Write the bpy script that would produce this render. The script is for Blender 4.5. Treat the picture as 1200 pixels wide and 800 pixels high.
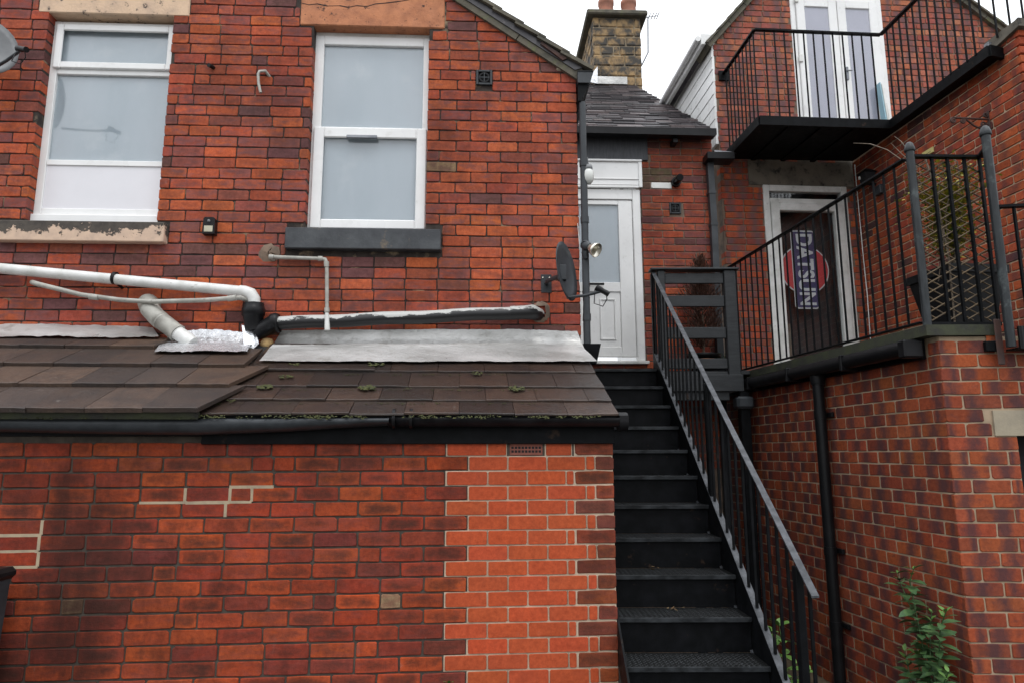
import bpy, bmesh, math, random
from mathutils import Vector, Matrix
R = math.radians
random.seed(11)
sc = bpy.context.scene
COL = sc.collection
for o in list(bpy.data.objects): bpy.data.objects.remove(o)

# ------------------------------------------------------------------ camera
CZ = 1.95; F = 800.0; PITCH = R(9.28); ROLL = R(-0.15)
cp, sp, cr, sr = math.cos(PITCH), math.sin(PITCH), math.cos(ROLL), math.sin(ROLL)
FW = Vector((0, cp, sp)); _u = Vector((0, -sp, cp)); _r = Vector((1, 0, 0))
RT = cr*_r + sr*_u; UP = -sr*_r + cr*_u
cam = bpy.data.objects.new('camera', bpy.data.cameras.new('camera')); COL.objects.link(cam)
m = Matrix.Identity(4)
for i in range(3):
    m[i][0], m[i][1], m[i][2] = RT[i], UP[i], -FW[i]
m[0][3], m[1][3], m[2][3] = 0, 0, CZ
cam.matrix_world = m
cam.data.sensor_width = 36; cam.data.lens = 24; cam.data.clip_start = .05; cam.data.clip_end = 2000
sc.camera = cam

# ------------------------------------------------------------------ light
SUN_EL, SUN_AZ = R(62), R(205)
w = bpy.data.worlds.new("World"); sc.world = w; w.use_nodes = True
nt = w.node_tree; nt.nodes.clear()
sky = nt.nodes.new('ShaderNodeTexSky'); sky.sky_type = 'NISHITA'; sky.sun_disc = False
sky.sun_elevation = SUN_EL; sky.sun_rotation = SUN_AZ
hs = nt.nodes.new('ShaderNodeHueSaturation'); hs.inputs['Saturation'].default_value = .12; hs.inputs['Value'].default_value = 1.5
mx = nt.nodes.new('ShaderNodeMix'); mx.data_type = 'RGBA'; mx.inputs[0].default_value = .8
mx.inputs[7].default_value = (13.2, 13.6, 14.2, 1)          # even cloud cover
bg = nt.nodes.new('ShaderNodeBackground'); bg.inputs['Strength'].default_value = .12
out = nt.nodes.new('ShaderNodeOutputWorld')
nt.links.new(sky.outputs[0], hs.inputs['Color']); nt.links.new(hs.outputs[0], mx.inputs[6])
tc_ = nt.nodes.new('ShaderNodeTexCoord'); sep = nt.nodes.new('ShaderNodeSeparateXYZ'); mr_ = nt.nodes.new('ShaderNodeMapRange')
mr_.inputs['From Min'].default_value = 0; mr_.inputs['From Max'].default_value = 1; mr_.inputs['To Min'].default_value = .42; mr_.inputs['To Max'].default_value = 1.3   # overcast sky: brighter overhead
vm = nt.nodes.new('ShaderNodeVectorMath'); vm.operation = 'SCALE'
nt.links.new(tc_.outputs['Generated'], sep.inputs[0]); nt.links.new(sep.outputs['Z'], mr_.inputs['Value']); nt.links.new(mx.outputs[2], vm.inputs[0]); nt.links.new(mr_.outputs[0], vm.inputs['Scale'])
nt.links.new(vm.outputs[0], bg.inputs[0]); nt.links.new(bg.outputs[0], out.inputs[0])
sl = bpy.data.lights.new('sun', 'SUN'); sl.energy = .5; sl.angle = R(14); sl.color = (1, .97, .92)
so = bpy.data.objects.new('sun', sl); COL.objects.link(so)
so.rotation_euler = (math.pi/2 - SUN_EL, 0, R(22))   # comes from over the camera's shoulder
sc.view_settings.view_transform = 'Standard'; sc.view_settings.look = 'None'
sc.view_settings.exposure = 0.45; sc.view_settings.gamma = 1
sc.render.engine = 'CYCLES'

# ------------------------------------------------------------------ helpers
class Frame:
    """a vertical plane: x along it to the right, y into it, z up"""
    def __init__(s, x, y, deg):
        s.a = R(deg); s.O = Vector((x, y, 0))
        s.ex = Vector((math.cos(s.a), math.sin(s.a), 0)); s.ey = Vector((-math.sin(s.a), math.cos(s.a), 0))
    def hit(s, px, py, y=0):
        d = RT*((px-600)/F) + UP*((400-py)/F) + FW
        c = Vector((0, 0, CZ)); n = s.ey
        t = ((s.O + n*y) - c).dot(n)/d.dot(n); p = c + d*t - s.O
        return p.dot(s.ex), p.z
    def w(s, u, y, z): return s.O + s.ex*u + s.ey*y + Vector((0, 0, z))
def proj(p):
    v = p - Vector((0, 0, CZ)); z = v.dot(FW)
    if z < .05: return None
    return 600 + F*v.dot(RT)/z, 400 - F*v.dot(UP)/z, z

def thing(name, label, cat, loc=(0, 0, 0), rz=0, group=None):
    o = bpy.data.objects.new(name, None); COL.objects.link(o); o.location = loc; o.rotation_euler = (0, 0, rz)
    o.empty_display_size = .1
    return tag(o, label, cat, group)
def tag(o, label=None, cat=None, group=None, kind=None):
    if label: o['label'] = label
    if cat: o['category'] = cat
    if group: o['group'] = group
    if kind: o['kind'] = kind
    return o
def on(fr, name, label, cat, group=None): return thing(name, label, cat, fr.O, fr.a, group)

class MB:
    def __init__(s): s.v = []; s.f = []; s.c = []; s.sm = []; s.bp = {}
    def add(s, vs, fs, col=None, smooth=False):
        b = len(s.v); s.v += [tuple(p) for p in vs]
        for f in fs: s.f.append(tuple(b+i for i in f)); s.c.append(col); s.sm.append(smooth)
        return s
    def box(s, x0, x1, y0, y1, z0, z1, col=None):
        if x0 > x1: x0, x1 = x1, x0
        if y0 > y1: y0, y1 = y1, y0
        if z0 > z1: z0, z1 = z1, z0
        vs = [(x0,y0,z0),(x1,y0,z0),(x1,y1,z0),(x0,y1,z0),(x0,y0,z1),(x1,y0,z1),(x1,y1,z1),(x0,y1,z1)]
        return s.add(vs, [(0,3,2,1),(4,5,6,7),(0,1,5,4),(1,2,6,5),(2,3,7,6),(3,0,4,7)], col)
    def bbox(s, x0, x1, y0, y1, z0, z1, b=.004, col=None):
        """box with chamfered edges"""
        if x0 > x1: x0, x1 = x1, x0
        if y0 > y1: y0, y1 = y1, y0
        if z0 > z1: z0, z1 = z1, z0
        b = min(b, (x1-x0)*.4, (y1-y0)*.4, (z1-z0)*.4)
        bm = bmesh.new(); bmesh.ops.create_cube(bm, size=1)
        for v in bm.verts: v.co = Vector(((x0+x1)/2+v.co.x*(x1-x0), (y0+y1)/2+v.co.y*(y1-y0), (z0+z1)/2+v.co.z*(z1-z0)))
        bmesh.ops.bevel(bm, geom=bm.edges[:], offset=b, segments=1, affect='EDGES')
        s.add([v.co[:] for v in bm.verts], [[v.index for v in f.verts] for f in bm.faces], col); bm.free(); return s
    def hexa(s, p, col=None):
        """8 corners: bottom 4 (ccw from above), top 4"""
        return s.add(p, [(0,3,2,1),(4,5,6,7),(0,1,5,4),(1,2,6,5),(2,3,7,6),(3,0,4,7)], col)
    def prism(s, pts, y0, y1, col=None):
        """polygon in xz extruded along y"""
        n = len(pts); vs = [(x, y0, z) for x, z in pts] + [(x, y1, z) for x, z in pts]
        a = sum(pts[i][0]*pts[(i+1) % n][1]-pts[(i+1) % n][0]*pts[i][1] for i in range(n))
        fs = [tuple(range(n)), tuple(range(2*n-1, n-1, -1))] + [(i, n+i, n+(i+1) % n, (i+1) % n) for i in range(n)]
        if a < 0: fs = [f[::-1] for f in fs]
        return s.add(vs, fs, col)
    def tube(s, pts, r, n=12, cap=True, col=None, sq=False, smooth=True):
        pts = [Vector(p) for p in pts]; k = len(pts); rs = r if isinstance(r, (list, tuple)) else [r]*k
        t0 = (pts[1]-pts[0]).normalized(); ref = Vector((0, 0, 1)) if abs(t0.z) < .9 else Vector((1, 0, 0))
        N = (ref - t0*ref.dot(t0)).normalized(); vs = []
        for i in range(k):
            t = (pts[min(i+1, k-1)]-pts[max(i-1, 0)]).normalized()
            N = (N - t*N.dot(t)).normalized(); B = t.cross(N)
            sc_ = 1.0
            if 0 < i < k-1:
                c = (pts[i]-pts[i-1]).normalized().dot(t); sc_ = 1/max(c, .6)
            for j in range(n):
                a = 2*math.pi*(j+(.5 if sq else 0))/n
                vs.append(pts[i] + (N*math.cos(a)+B*math.sin(a))*rs[i]*(sc_ if sc_ < 1.2 else 1.05))
        fs = [(i*n+j, (i+1)*n+j, (i+1)*n+(j+1) % n, i*n+(j+1) % n)[::-1] for i in range(k-1) for j in range(n)]
        s.add(vs, fs, col, smooth and not sq)
        if cap: s.add([vs[j] for j in range(n)], [tuple(range(n))[::-1]], col); s.add([vs[(k-1)*n+j] for j in range(n)], [tuple(range(n))], col)
        return s
    def lathe(s, prof, c=(0, 0, 0), n=20, axis=Vector((0, 0, 1)), col=None):
        """profile (r, h) turned about axis"""
        axis = Vector(axis).normalized(); ref = Vector((1, 0, 0)) if abs(axis.x) < .9 else Vector((0, 0, 1))
        A = (ref-axis*ref.dot(axis)).normalized(); B = axis.cross(A); c = Vector(c); vs = []
        for r, h in prof:
            for j in range(n):
                a = 2*math.pi*j/n; vs.append(c+axis*h+(A*math.cos(a)+B*math.sin(a))*max(r, 1e-4))
        fs = [(i*n+j, i*n+(j+1) % n, (i+1)*n+(j+1) % n, (i+1)*n+j) for i in range(len(prof)-1) for j in range(n)]
        s.add(vs, fs, col, True); return s
    def mesh(s, name, mat):
        me = bpy.data.meshes.new(name); me.from_pydata(s.v, [], s.f)
        if any(c is not None for c in s.c):
            ca = me.color_attributes.new('tint', 'FLOAT_COLOR', 'CORNER'); flat = []
            for f, c in zip(s.f, s.c):
                c = c or (.3, .1, .06, 1)
                for _ in f: flat += (c[0], c[1], c[2], 1)
            ca.data.foreach_set('color', flat)
        if s.bp:
            ba = me.attributes.new('bp', 'FLOAT_VECTOR', 'POINT'); fl_ = [0.0]*(3*len(s.v))
            for i, t_ in s.bp.items(): fl_[3*i:3*i+3] = t_
            ba.data.foreach_set('vector', fl_)
        me.polygons.foreach_set('use_smooth', s.sm); me.materials.append(mat); me.update(); return me
    def build(s, name, mat, parent=None, **kw):
        o = bpy.data.objects.new(name, s.mesh(name, mat)); COL.objects.link(o)
        if parent: o.parent = parent
        return tag(o, **kw)
def inst(name, mesh, parent, M_=None):
    o = bpy.data.objects.new(name, mesh); COL.objects.link(o); o.parent = parent
    if M_ is not None: o.matrix_local = M_
    return o

# ------------------------------------------------------------------ materials
MATS = {}
def base_mat(name, rough=.7, metal=0, spec=.5):
    mt = bpy.data.materials.new(name); mt.use_nodes = True; n = mt.node_tree; b = n.nodes['Principled BSDF']
    b.inputs['Roughness'].default_value = rough; b.inputs['Metallic'].default_value = metal
    b.inputs['Specular IOR Level'].default_value = spec; MATS[name] = mt
    return mt, n, b
def noise(n, scale, detail=4, rough=.55, coord='Object', stretch=None):
    tc = n.nodes.new('ShaderNodeTexCoord'); nz = n.nodes.new('ShaderNodeTexNoise')
    nz.inputs['Scale'].default_value = scale; nz.inputs['Detail'].default_value = detail; nz.inputs['Roughness'].default_value = rough
    if stretch:
        mp = n.nodes.new('ShaderNodeMapping'); mp.inputs['Scale'].default_value = stretch
        n.links.new(tc.outputs[coord], mp.inputs[0]); n.links.new(mp.outputs[0], nz.inputs['Vector'])
    else: n.links.new(tc.outputs[coord], nz.inputs['Vector'])
    return nz.outputs['Fac']
def ramp(n, fac, a, b):
    r = n.nodes.new('ShaderNodeMapRange'); r.inputs['From Min'].default_value = a; r.inputs['From Max'].default_value = b
    n.links.new(fac, r.inputs['Value']); return r.outputs['Result']
def mixc(n, fac, a, b, mode='MIX'):
    mx = n.nodes.new('ShaderNodeMix'); mx.data_type = 'RGBA'; mx.blend_type = mode
    if isinstance(fac, (int, float)): mx.inputs[0].default_value = fac
    else: n.links.new(fac, mx.inputs[0])
    for i, c in ((6, a), (7, b)):
        if isinstance(c, tuple): mx.inputs[i].default_value = (*c[:3], 1)
        else: n.links.new(c, mx.inputs[i])
    return mx.outputs[2]
def mul(n, a, k):
    mm = n.nodes.new('ShaderNodeMath'); mm.operation = 'MULTIPLY'; n.links.new(a, mm.inputs[0])
    if isinstance(k, (int, float)): mm.inputs[1].default_value = k
    else: n.links.new(k, mm.inputs[1])
    return mm.outputs[0]
def bump(n, b, h, dist=.003, strength=.6):
    bp = n.nodes.new('ShaderNodeBump'); bp.inputs['Distance'].default_value = dist; bp.inputs['Strength'].default_value = strength
    n.links.new(h, bp.inputs['Height']); n.links.new(bp.outputs[0], b.inputs['Normal'])
def simple(name, c1, c2=None, scale=8, rough=.6, metal=0, bmp=0, lo=.4, hi=.65, c3=None, s3=30, lo3=.6, hi3=.7, spec=.5, stretch=None, bs=60):
    mt, n, b = base_mat(name, rough, metal, spec)
    col = mixc(n, ramp(n, noise(n, scale, 6, .6, stretch=stretch), lo, hi), c1, c2 or tuple(x*.75 for x in c1))
    if c3: col = mixc(n, ramp(n, noise(n, s3, 5, .65), lo3, hi3), col, c3)
    n.links.new(col, b.inputs['Base Color'])
    rr = ramp(n, noise(n, scale*1.7, 3), 0, 1); r2 = n.nodes.new('ShaderNodeMapRange')
    r2.inputs['To Min'].default_value = max(0, rough-.15); r2.inputs['To Max'].default_value = min(1, rough+.15)
    n.links.new(rr, r2.inputs['Value']); n.links.new(r2.outputs[0], b.inputs['Roughness'])
    if bmp: bump(n, b, noise(n, bs, 6, .65), bmp)
    return mt
def mth(n, op, *a):
    mm = n.nodes.new('ShaderNodeMath'); mm.operation = op
    for i, x in enumerate(a):
        if isinstance(x, (int, float)): mm.inputs[i].default_value = x
        else: n.links.new(x, mm.inputs[i])
    return mm.outputs[0]
def brick_mat(name, dark=(.045, .026, .02), dlo=.52, dhi=.72, dscale=7, damt=.75, lime=(.45, .36, .32), llo=.66, lhi=.8, lamt=.5, rough=.85, bmp=.003, spec=.12, soot=0, sscale=1.1, edge=.5, core=0, band=0, tone2=None, t2=.6, damp=0):
    mt, n, b = base_mat(name, rough, 0, spec)
    at = n.nodes.new('ShaderNodeAttribute'); at.attribute_name = 'tint'
    c = at.outputs['Color']
    c = mixc(n, ramp(n, noise(n, 45, 5, .7), .35, .75), c, (.62, .55, .55), 'MULTIPLY')
    c = mixc(n, mul(n, ramp(n, noise(n, dscale, 6, .65, stretch=(1, 1, 1.6)), dlo, dhi), damt), c, dark)
    c = mixc(n, mul(n, ramp(n, noise(n, 11, 6, .7, stretch=(1.6, 1, .8)), llo, lhi), lamt), c, lime)
    bpa = n.nodes.new('ShaderNodeAttribute'); bpa.attribute_name = 'bp'; sx_ = n.nodes.new('ShaderNodeSeparateXYZ'); n.links.new(bpa.outputs['Vector'], sx_.inputs[0])
    u_, v_, w_ = sx_.outputs['X'], sx_.outputs['Y'], sx_.outputs['Z']
    if tone2:   # kiln-mottled second tone inside single bricks
        k_ = mth(n, 'ADD', noise(n, 16, 5, .7, stretch=(.55, 1, 1.5)), mth(n, 'MULTIPLY', mth(n, 'FRACT', mth(n, 'MULTIPLY', w_, 7.31)), .22))
        c = mixc(n, mul(n, ramp(n, k_, .56, .76), t2), c, tone2)
    if core:    # burnt heart with a cleaner rim
        eu = mth(n, 'SUBTRACT', 1.0, mth(n, 'POWER', mth(n, 'ABSOLUTE', mth(n, 'SUBTRACT', mth(n, 'MULTIPLY', u_, 2.0), 1.0)), 5.0))
        ev = mth(n, 'SUBTRACT', 1.0, mth(n, 'POWER', mth(n, 'ABSOLUTE', mth(n, 'SUBTRACT', mth(n, 'MULTIPLY', v_, 2.0), 1.0)), 3.0))
        k_ = mth(n, 'ADD', mth(n, 'MULTIPLY', mth(n, 'MULTIPLY', eu, ev), .55), mth(n, 'ADD', mth(n, 'MULTIPLY', noise(n, 22, 5, .7, stretch=(.6, 1, 1.4)), .9), mth(n, 'MULTIPLY', w_, .45)))
        c = mixc(n, mul(n, ramp(n, k_, 1.06, 1.5), core), c, dark)
    if band:    # reduction-fired dark bar across each brick
        ce = mth(n, 'ADD', mth(n, 'MULTIPLY', w_, .7), .15)
        k_ = mth(n, 'SUBTRACT', mth(n, 'ADD', .35, mth(n, 'MULTIPLY', noise(n, 13, 6, .75, stretch=(1.2, 1, .8)), 1.7)), mth(n, 'MULTIPLY', mth(n, 'ABSOLUTE', mth(n, 'SUBTRACT', u_, ce)), 2.3))
        c = mixc(n, mul(n, ramp(n, k_, .45, 1.1), band), c, dark)
    # faint vertical run marks, then broad soot that crosses brick boundaries
    c = mixc(n, mul(n, ramp(n, noise(n, 5, 5, .7, stretch=(4.5, 1, .5)), .52, .75), edge), c, tuple(x*.6+.01 for x in dark))
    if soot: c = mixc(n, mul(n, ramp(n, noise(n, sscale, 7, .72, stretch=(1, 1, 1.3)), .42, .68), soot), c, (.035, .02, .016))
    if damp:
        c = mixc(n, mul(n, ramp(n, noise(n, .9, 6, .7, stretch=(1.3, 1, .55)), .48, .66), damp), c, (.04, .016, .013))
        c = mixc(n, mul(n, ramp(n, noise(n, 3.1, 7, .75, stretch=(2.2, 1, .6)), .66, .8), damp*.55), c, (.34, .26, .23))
    sp_ = ramp(n, noise(n, 160, 3, .7), .62, .7)
    c = mixc(n, mul(n, sp_, .6), c, dark)
    n.links.new(c, b.inputs['Base Color'])
    bump(n, b, noise(n, 70, 8, .75), bmp, .9)
    return mt
M_BOLD = brick_mat('brick_weathered', dark=(.06, .035, .036), dlo=.56, dhi=.8, soot=.45, lime=(.42, .3, .27), lamt=.4, bmp=.004, core=.45, tone2=(.2, .085, .085), t2=.75, edge=.3, damp=.45)
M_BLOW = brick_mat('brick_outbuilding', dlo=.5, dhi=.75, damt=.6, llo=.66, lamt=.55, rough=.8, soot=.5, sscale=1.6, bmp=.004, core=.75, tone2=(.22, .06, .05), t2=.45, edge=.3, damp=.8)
M_BNEW = brick_mat('brick_new_engineering', dark=(.3, .06, .03), damt=.3, llo=.66, lhi=.9, lamt=.25, rough=.6, bmp=.0015, soot=.15, edge=.15)
M_BRUS = brick_mat('brick_rustic_multi', dark=(.05, .033, .04), dlo=.55, dhi=.75, dscale=10.5, damt=.55, band=.75, edge=.3, soot=.25, sscale=.8, llo=.7, lamt=.25, rough=.8)
M_BGAB = brick_mat('brick_gable', dark=(.13, .08, .085), dlo=.6, dhi=.8, damt=.4, band=.8, lamt=.2, edge=.15)  # pale dark tone: haze over the gable put into the brick colour
M_MDARK = simple('mortar_sooty', (.02, .014, .012), (.05, .038, .03), 14, .95, bmp=.004, c3=(.26, .19, .12), s3=5, lo3=.56, hi3=.66)
M_MOLD = simple('mortar_grey_brown', (.045, .037, .029), (.085, .07, .054), 10, .95, bmp=.004)
M_MTAN = simple('mortar_tan', (.38, .28, .19), (.26, .2, .13), 6, .95, bmp=.003)
M_MSHADE = simple('mortar_rear', (.2, .14, .10), (.09, .07, .055), 9, .95, bmp=.003)
M_MLIGHT = simple('mortar_fresh_cream', (.58, .46, .34), (.4, .32, .23), 9, .95, bmp=.003)
M_UPVC = simple('white_upvc', (.82, .82, .81), (.75, .75, .74), 3, .3, c3=(.5, .49, .45), s3=12, lo3=.64, hi3=.85)
M_UPVCG = simple('white_upvc_grimy', (.72, .72, .70), (.55, .55, .52), 5, .35, c3=(.3, .3, .28), s3=22, lo3=.6, hi3=.8)
M_PANEL = simple('white_infill_panel', (.74, .73, .76), (.7, .69, .72), 2, .35)
M_BLACK = simple('black_painted_metal', (.0035, .004, .0045), (.007, .0075, .009), 12, .5, bmp=.0006, spec=.09, c3=(.035, .022, .016), s3=9, lo3=.64, hi3=.72)
M_STEEL = simple('grey_worn_handrail', (.035, .038, .043), (.085, .09, .1), 20, .4, spec=.3)
M_BLKPL = simple('black_plastic', (.006, .006, .007), (.011, .011, .012), 8, .4, spec=.2)
M_GREYPL = simple('slate_grey_plastic', (.03, .034, .038), (.045, .05, .056), 8, .4, spec=.3)
M_BWOOD = simple('black_stained_timber', (.010, .012, .014), (.02, .023, .026), 6, .6, bmp=.002, stretch=(1, 8, 8), c3=(.06, .05, .04), s3=15, lo3=.66, hi3=.8)
M_GWOOD = simple('dark_grey_board', (.035, .037, .043), (.055, .058, .065), 10, .6, bmp=.0015, stretch=(9, 1, 1))
M_CREAM = simple('cream_flaking_paint', (.66, .47, .32), (.5, .36, .26), 8, .8, bmp=.005, c3=(.08, .06, .05), s3=16, lo3=.6, hi3=.66)
M_CREAMS = simple('cream_paint_mostly_flaked', (.6, .43, .31), (.42, .32, .25), 9, .8, bmp=.004, c3=(.055, .045, .04), s3=17, lo3=.48, hi3=.53, stretch=(.8, 1, 1.2))
M_TERRA = simple('terracotta_masonry_paint', (.52, .21, .10), (.36, .14, .07), 9, .85, bmp=.006, c3=(.07, .035, .025), s3=24, lo3=.6, hi3=.68)
def sillmat(z_mid, zs_):
    mt, n, b = base_mat('cream_paint_flaked_above', .85)
    tc_ = n.nodes.new('ShaderNodeTexCoord'); sp2 = n.nodes.new('ShaderNodeSeparateXYZ'); n.links.new(tc_.outputs['Object'], sp2.inputs[0])
    k_ = mth(n, 'ADD', mth(n, 'MULTIPLY', noise(n, 10, 7, .72), 1.5), mth(n, 'MULTIPLY', mth(n, 'SUBTRACT', sp2.outputs['Z'], z_mid), zs_))
    paint = mixc(n, ramp(n, noise(n, 14, 5), .4, .7), (.62, .45, .33), (.48, .35, .27)); bare = mixc(n, ramp(n, noise(n, 20, 5), .4, .7), (.05, .042, .036), (.09, .075, .06))
    n.links.new(mixc(n, ramp(n, k_, .72, .77), paint, bare), b.inputs['Base Color']); bump(n, b, ramp(n, k_, .78, .74), .003, .8)
    return mt
M_SILLB = simple('bare_sill_stone', (.05, .043, .036), (.09, .075, .06), 12, .9, bmp=.004)
M_SILLD = simple('dark_slate_sill', (.022, .025, .03), (.05, .055, .06), 7, .45, bmp=.003, c3=(.12, .09, .06), s3=9, lo3=.62, hi3=.72)
M_TILE = simple('concrete_roof_tile', (.10, .062, .048), (.06, .042, .036), 5, .45, bmp=.003, c3=(.28, .22, .2), s3=38, lo3=.72, hi3=.76, stretch=(1, .5, .5))
M_TILEW = simple('wet_slate_roof_tile', (.05, .036, .033), (.032, .026, .027), 5, .32, bmp=.002, c3=(.13, .11, .1), s3=45, lo3=.73, hi3=.77)
M_SLATE = simple('natural_roof_slate', (.05, .045, .05), (.022, .02, .024), 16, .35, bmp=.002, c3=(.16, .14, .14), s3=25, lo3=.62, hi3=.74)
M_STONE = simple('weathered_sandstone', (.34, .225, .11), (.06, .054, .046), 5.5, .9, bmp=.012, lo=.41, hi=.56, bs=22)
M_STONEV = simple('stone_verge', (.13, .115, .085), (.075, .07, .055), 9, .9, bmp=.006, c3=(.12, .13, .06), s3=13, lo3=.55, hi3=.7)
M_CONC = simple('pale_concrete', (.34, .29, .21), (.24, .21, .16), 6, .9, bmp=.003)
M_REND = simple('stained_render', (.16, .14, .11), (.09, .08, .065), 5, .9, bmp=.003, c3=(.02, .02, .018), s3=10, lo3=.55, hi3=.68)
M_LEAD = simple('silver_painted_flashing', (.6, .595, .58), (.36, .355, .34), 3.5, .33, metal=.4, bmp=.03, c3=(.17, .15, .12), s3=6, lo3=.58, hi3=.85, bs=9, stretch=(.5, 1, 1))
M_FOIL = simple('crumpled_foil_tape', (.75, .76, .78), (.55, .56, .58), 9, .28, metal=.65, bmp=.02, bs=25)
M_PIPEW = simple('white_waste_pipe', (.7, .7, .68), (.56, .56, .53), 9, .35, c3=(.16, .16, .13), s3=20, lo3=.63, hi3=.78)
M_PIPEG = simple('grey_old_pipe', (.38, .37, .33), (.27, .26, .23), 14, .5, c3=(.1, .1, .08), s3=30, lo3=.62, hi3=.75)
M_SEAL = simple('galvanised_grey', (.25, .26, .28), (.16, .17, .19), 12, .4, metal=.4)
M_MOSS = simple('moss', (.06, .062, .012), (.025, .032, .008), 40, .95, bmp=.01, bs=90)
M_FOAM = simple('expanding_foam', (.45, .3, .13), (.32, .2, .09), 25, .9, bmp=.01)
M_POTT = simple('terracotta_chimney_pot', (.42, .18, .12), (.3, .14, .1), 8, .85, bmp=.002)
M_RUST = simple('rusty_steel', (.07, .03, .022), (.04, .025, .022), 20, .8, bmp=.002)
M_RUSTO = simple('orange_rust', (.45, .1, .02), (.2, .05, .02), 20, .9)
M_DARK = simple('unlit_interior', (.006, .006, .008), (.01, .01, .012), 2, .9)
M_FLOOR = simple('terrace_decking', (.06, .065, .045), (.03, .035, .025), 8, .8, bmp=.002)
M_EDGE = simple('mossy_slab_edge', (.035, .04, .018), (.02, .02, .016), 9, .8, bmp=.004)
M_GROUND = simple('yard_concrete', (.10, .095, .085), (.06, .058, .05), 1.5, .8, bmp=.004, c3=(.03, .04, .02), s3=3, lo3=.6, hi3=.75)
M_WILLOW = simple('willow_lattice', (.13, .09, .05), (.06, .045, .03), 20, .85)
M_YELL = simple('yellow_card', (.6, .52, .2), (.5, .43, .17), 5, .6)
M_WHITE = simple('white_label', (.75, .75, .72), (.65, .65, .62), 8, .6)
M_RED = simple('red_sticker', (.5, .045, .05), (.44, .035, .04), 3, .5)
M_BLUE = simple('navy_sticker', (.035, .04, .12), (.03, .034, .1), 3, .5)
M_LETTER = simple('white_letters', (.6, .62, .62), (.5, .52, .52), 3, .5)
M_CHROME = simple('lamp_reflector', (.75, .72, .62), (.6, .56, .48), 5, .22, metal=.8)
M_LNB = simple('dish_face_grey', (.17, .175, .18), (.13, .135, .14), 7, .5)
def leafmat(name, c1, c2, s=30):
    mt = simple(name, c1, c2, s, .55); b = mt.node_tree.nodes['Principled BSDF']
    return mt
M_LEAF = leafmat('shrub_leaf', (.03, .075, .026), (.065, .13, .038))
M_LEAFL = leafmat('young_leaf', (.10, .2, .035), (.06, .13, .025))
M_LEAFY = leafmat('yellowing_leaf', (.34, .28, .025), (.14, .17, .02))
M_DRY = leafmat('dried_conifer_foliage', (.09, .035, .02), (.045, .022, .014))
M_TWIG = simple('dry_twig', (.15, .115, .08), (.08, .06, .045), 30, .9)
# chequer plate
mt, n, b = base_mat('chequer_plate', .5, 0, .15)
tc = n.nodes.new('ShaderNodeTexCoord'); mp = n.nodes.new('ShaderNodeMapping'); mp.inputs['Rotation'].default_value = (0, 0, R(45)); mp.inputs['Scale'].default_value = (55, 55, 0)
vo = n.nodes.new('ShaderNodeTexVoronoi'); vo.distance = 'CHEBYCHEV'; vo.inputs['Randomness'].default_value = 0; vo.inputs['Scale'].default_value = 1
n.links.new(tc.outputs['Object'], mp.inputs[0]); n.links.new(mp.outputs[0], vo.inputs['Vector'])
st = ramp(n, vo.outputs['Distance'], .3, .22)
n.links.new(mixc(n, st, (.006, .0065, .0065), (.02, .021, .022)), b.inputs['Base Color']); bump(n, b, st, .003, 1)
M_CHEQ = mt
# half black, half white pipe (paint worn off the lower side)
def twotone():
    mt, n, b = base_mat('half_painted_pipe', .4)
    g = n.nodes.new('ShaderNodeNewGeometry'); sx = n.nodes.new('ShaderNodeSeparateXYZ'); n.links.new(g.outputs['Normal'], sx.inputs[0])
    ad = n.nodes.new('ShaderNodeMath'); ad.operation = 'ADD'; n.links.new(sx.outputs['Z'], ad.inputs[0])
    n.links.new(mul(n, noise(n, 4.5, 8, .72, stretch=(1, 1, 2.5)), 3.2), ad.inputs[1])
    n.links.new(mixc(n, ramp(n, ad.outputs[0], 1.85, 1.95), (.008, .008, .009), (.44, .44, .42)), b.inputs['Base Color'])
    return mt
M_HALF = twotone()
def glassmat(name, tint=(.97, .98, .985), refl=1.0):
    mt = bpy.data.materials.new(name); mt.use_nodes = True; n = mt.node_tree; n.nodes.clear()
    o = n.nodes.new('ShaderNodeOutputMaterial'); mx = n.nodes.new('ShaderNodeMixShader'); t = n.nodes.new('ShaderNodeBsdfTransparent'); g = n.nodes.new('ShaderNodeBsdfGlossy')
    g.inputs['Roughness'].default_value = .04; g.inputs['Color'].default_value = (refl, refl, refl, 1); t.inputs['Color'].default_value = (*tint, 1)
    lw = n.nodes.new('ShaderNodeLayerWeight'); pw = n.nodes.new('ShaderNodeMath'); pw.operation = 'POWER'; pw.inputs[1].default_value = 5
    n.links.new(lw.outputs['Facing'], pw.inputs[0]); sc_ = n.nodes.new('ShaderNodeMath'); sc_.operation = 'MULTIPLY_ADD'; sc_.inputs[1].default_value = .9; sc_.inputs[2].default_value = .045
    n.links.new(pw.outputs[0], sc_.inputs[0]); n.links.new(sc_.outputs[0], mx.inputs[0])
    n.links.new(t.outputs[0], mx.inputs[1]); n.links.new(g.outputs[0], mx.inputs[2]); n.links.new(mx.outputs[0], o.inputs[0])
    return mt
M_GLASS = glassmat('window_glass')
M_FROST = simple('frosted_blind_behind_glass', (.40, .44, .475), (.35, .395, .43), 1.4, .8, c3=(.46, .49, .51), s3=3, lo3=.55, hi3=.75, stretch=(2, 1, .5))
M_LILAC = simple('lilac_blind_behind_glass', (.40, .39, .46), (.36, .35, .42), 1.4, .8)
M_LAMPG = simple('opal_lamp_glass', (.62, .63, .6), (.55, .56, .54), 4, .15)

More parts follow.
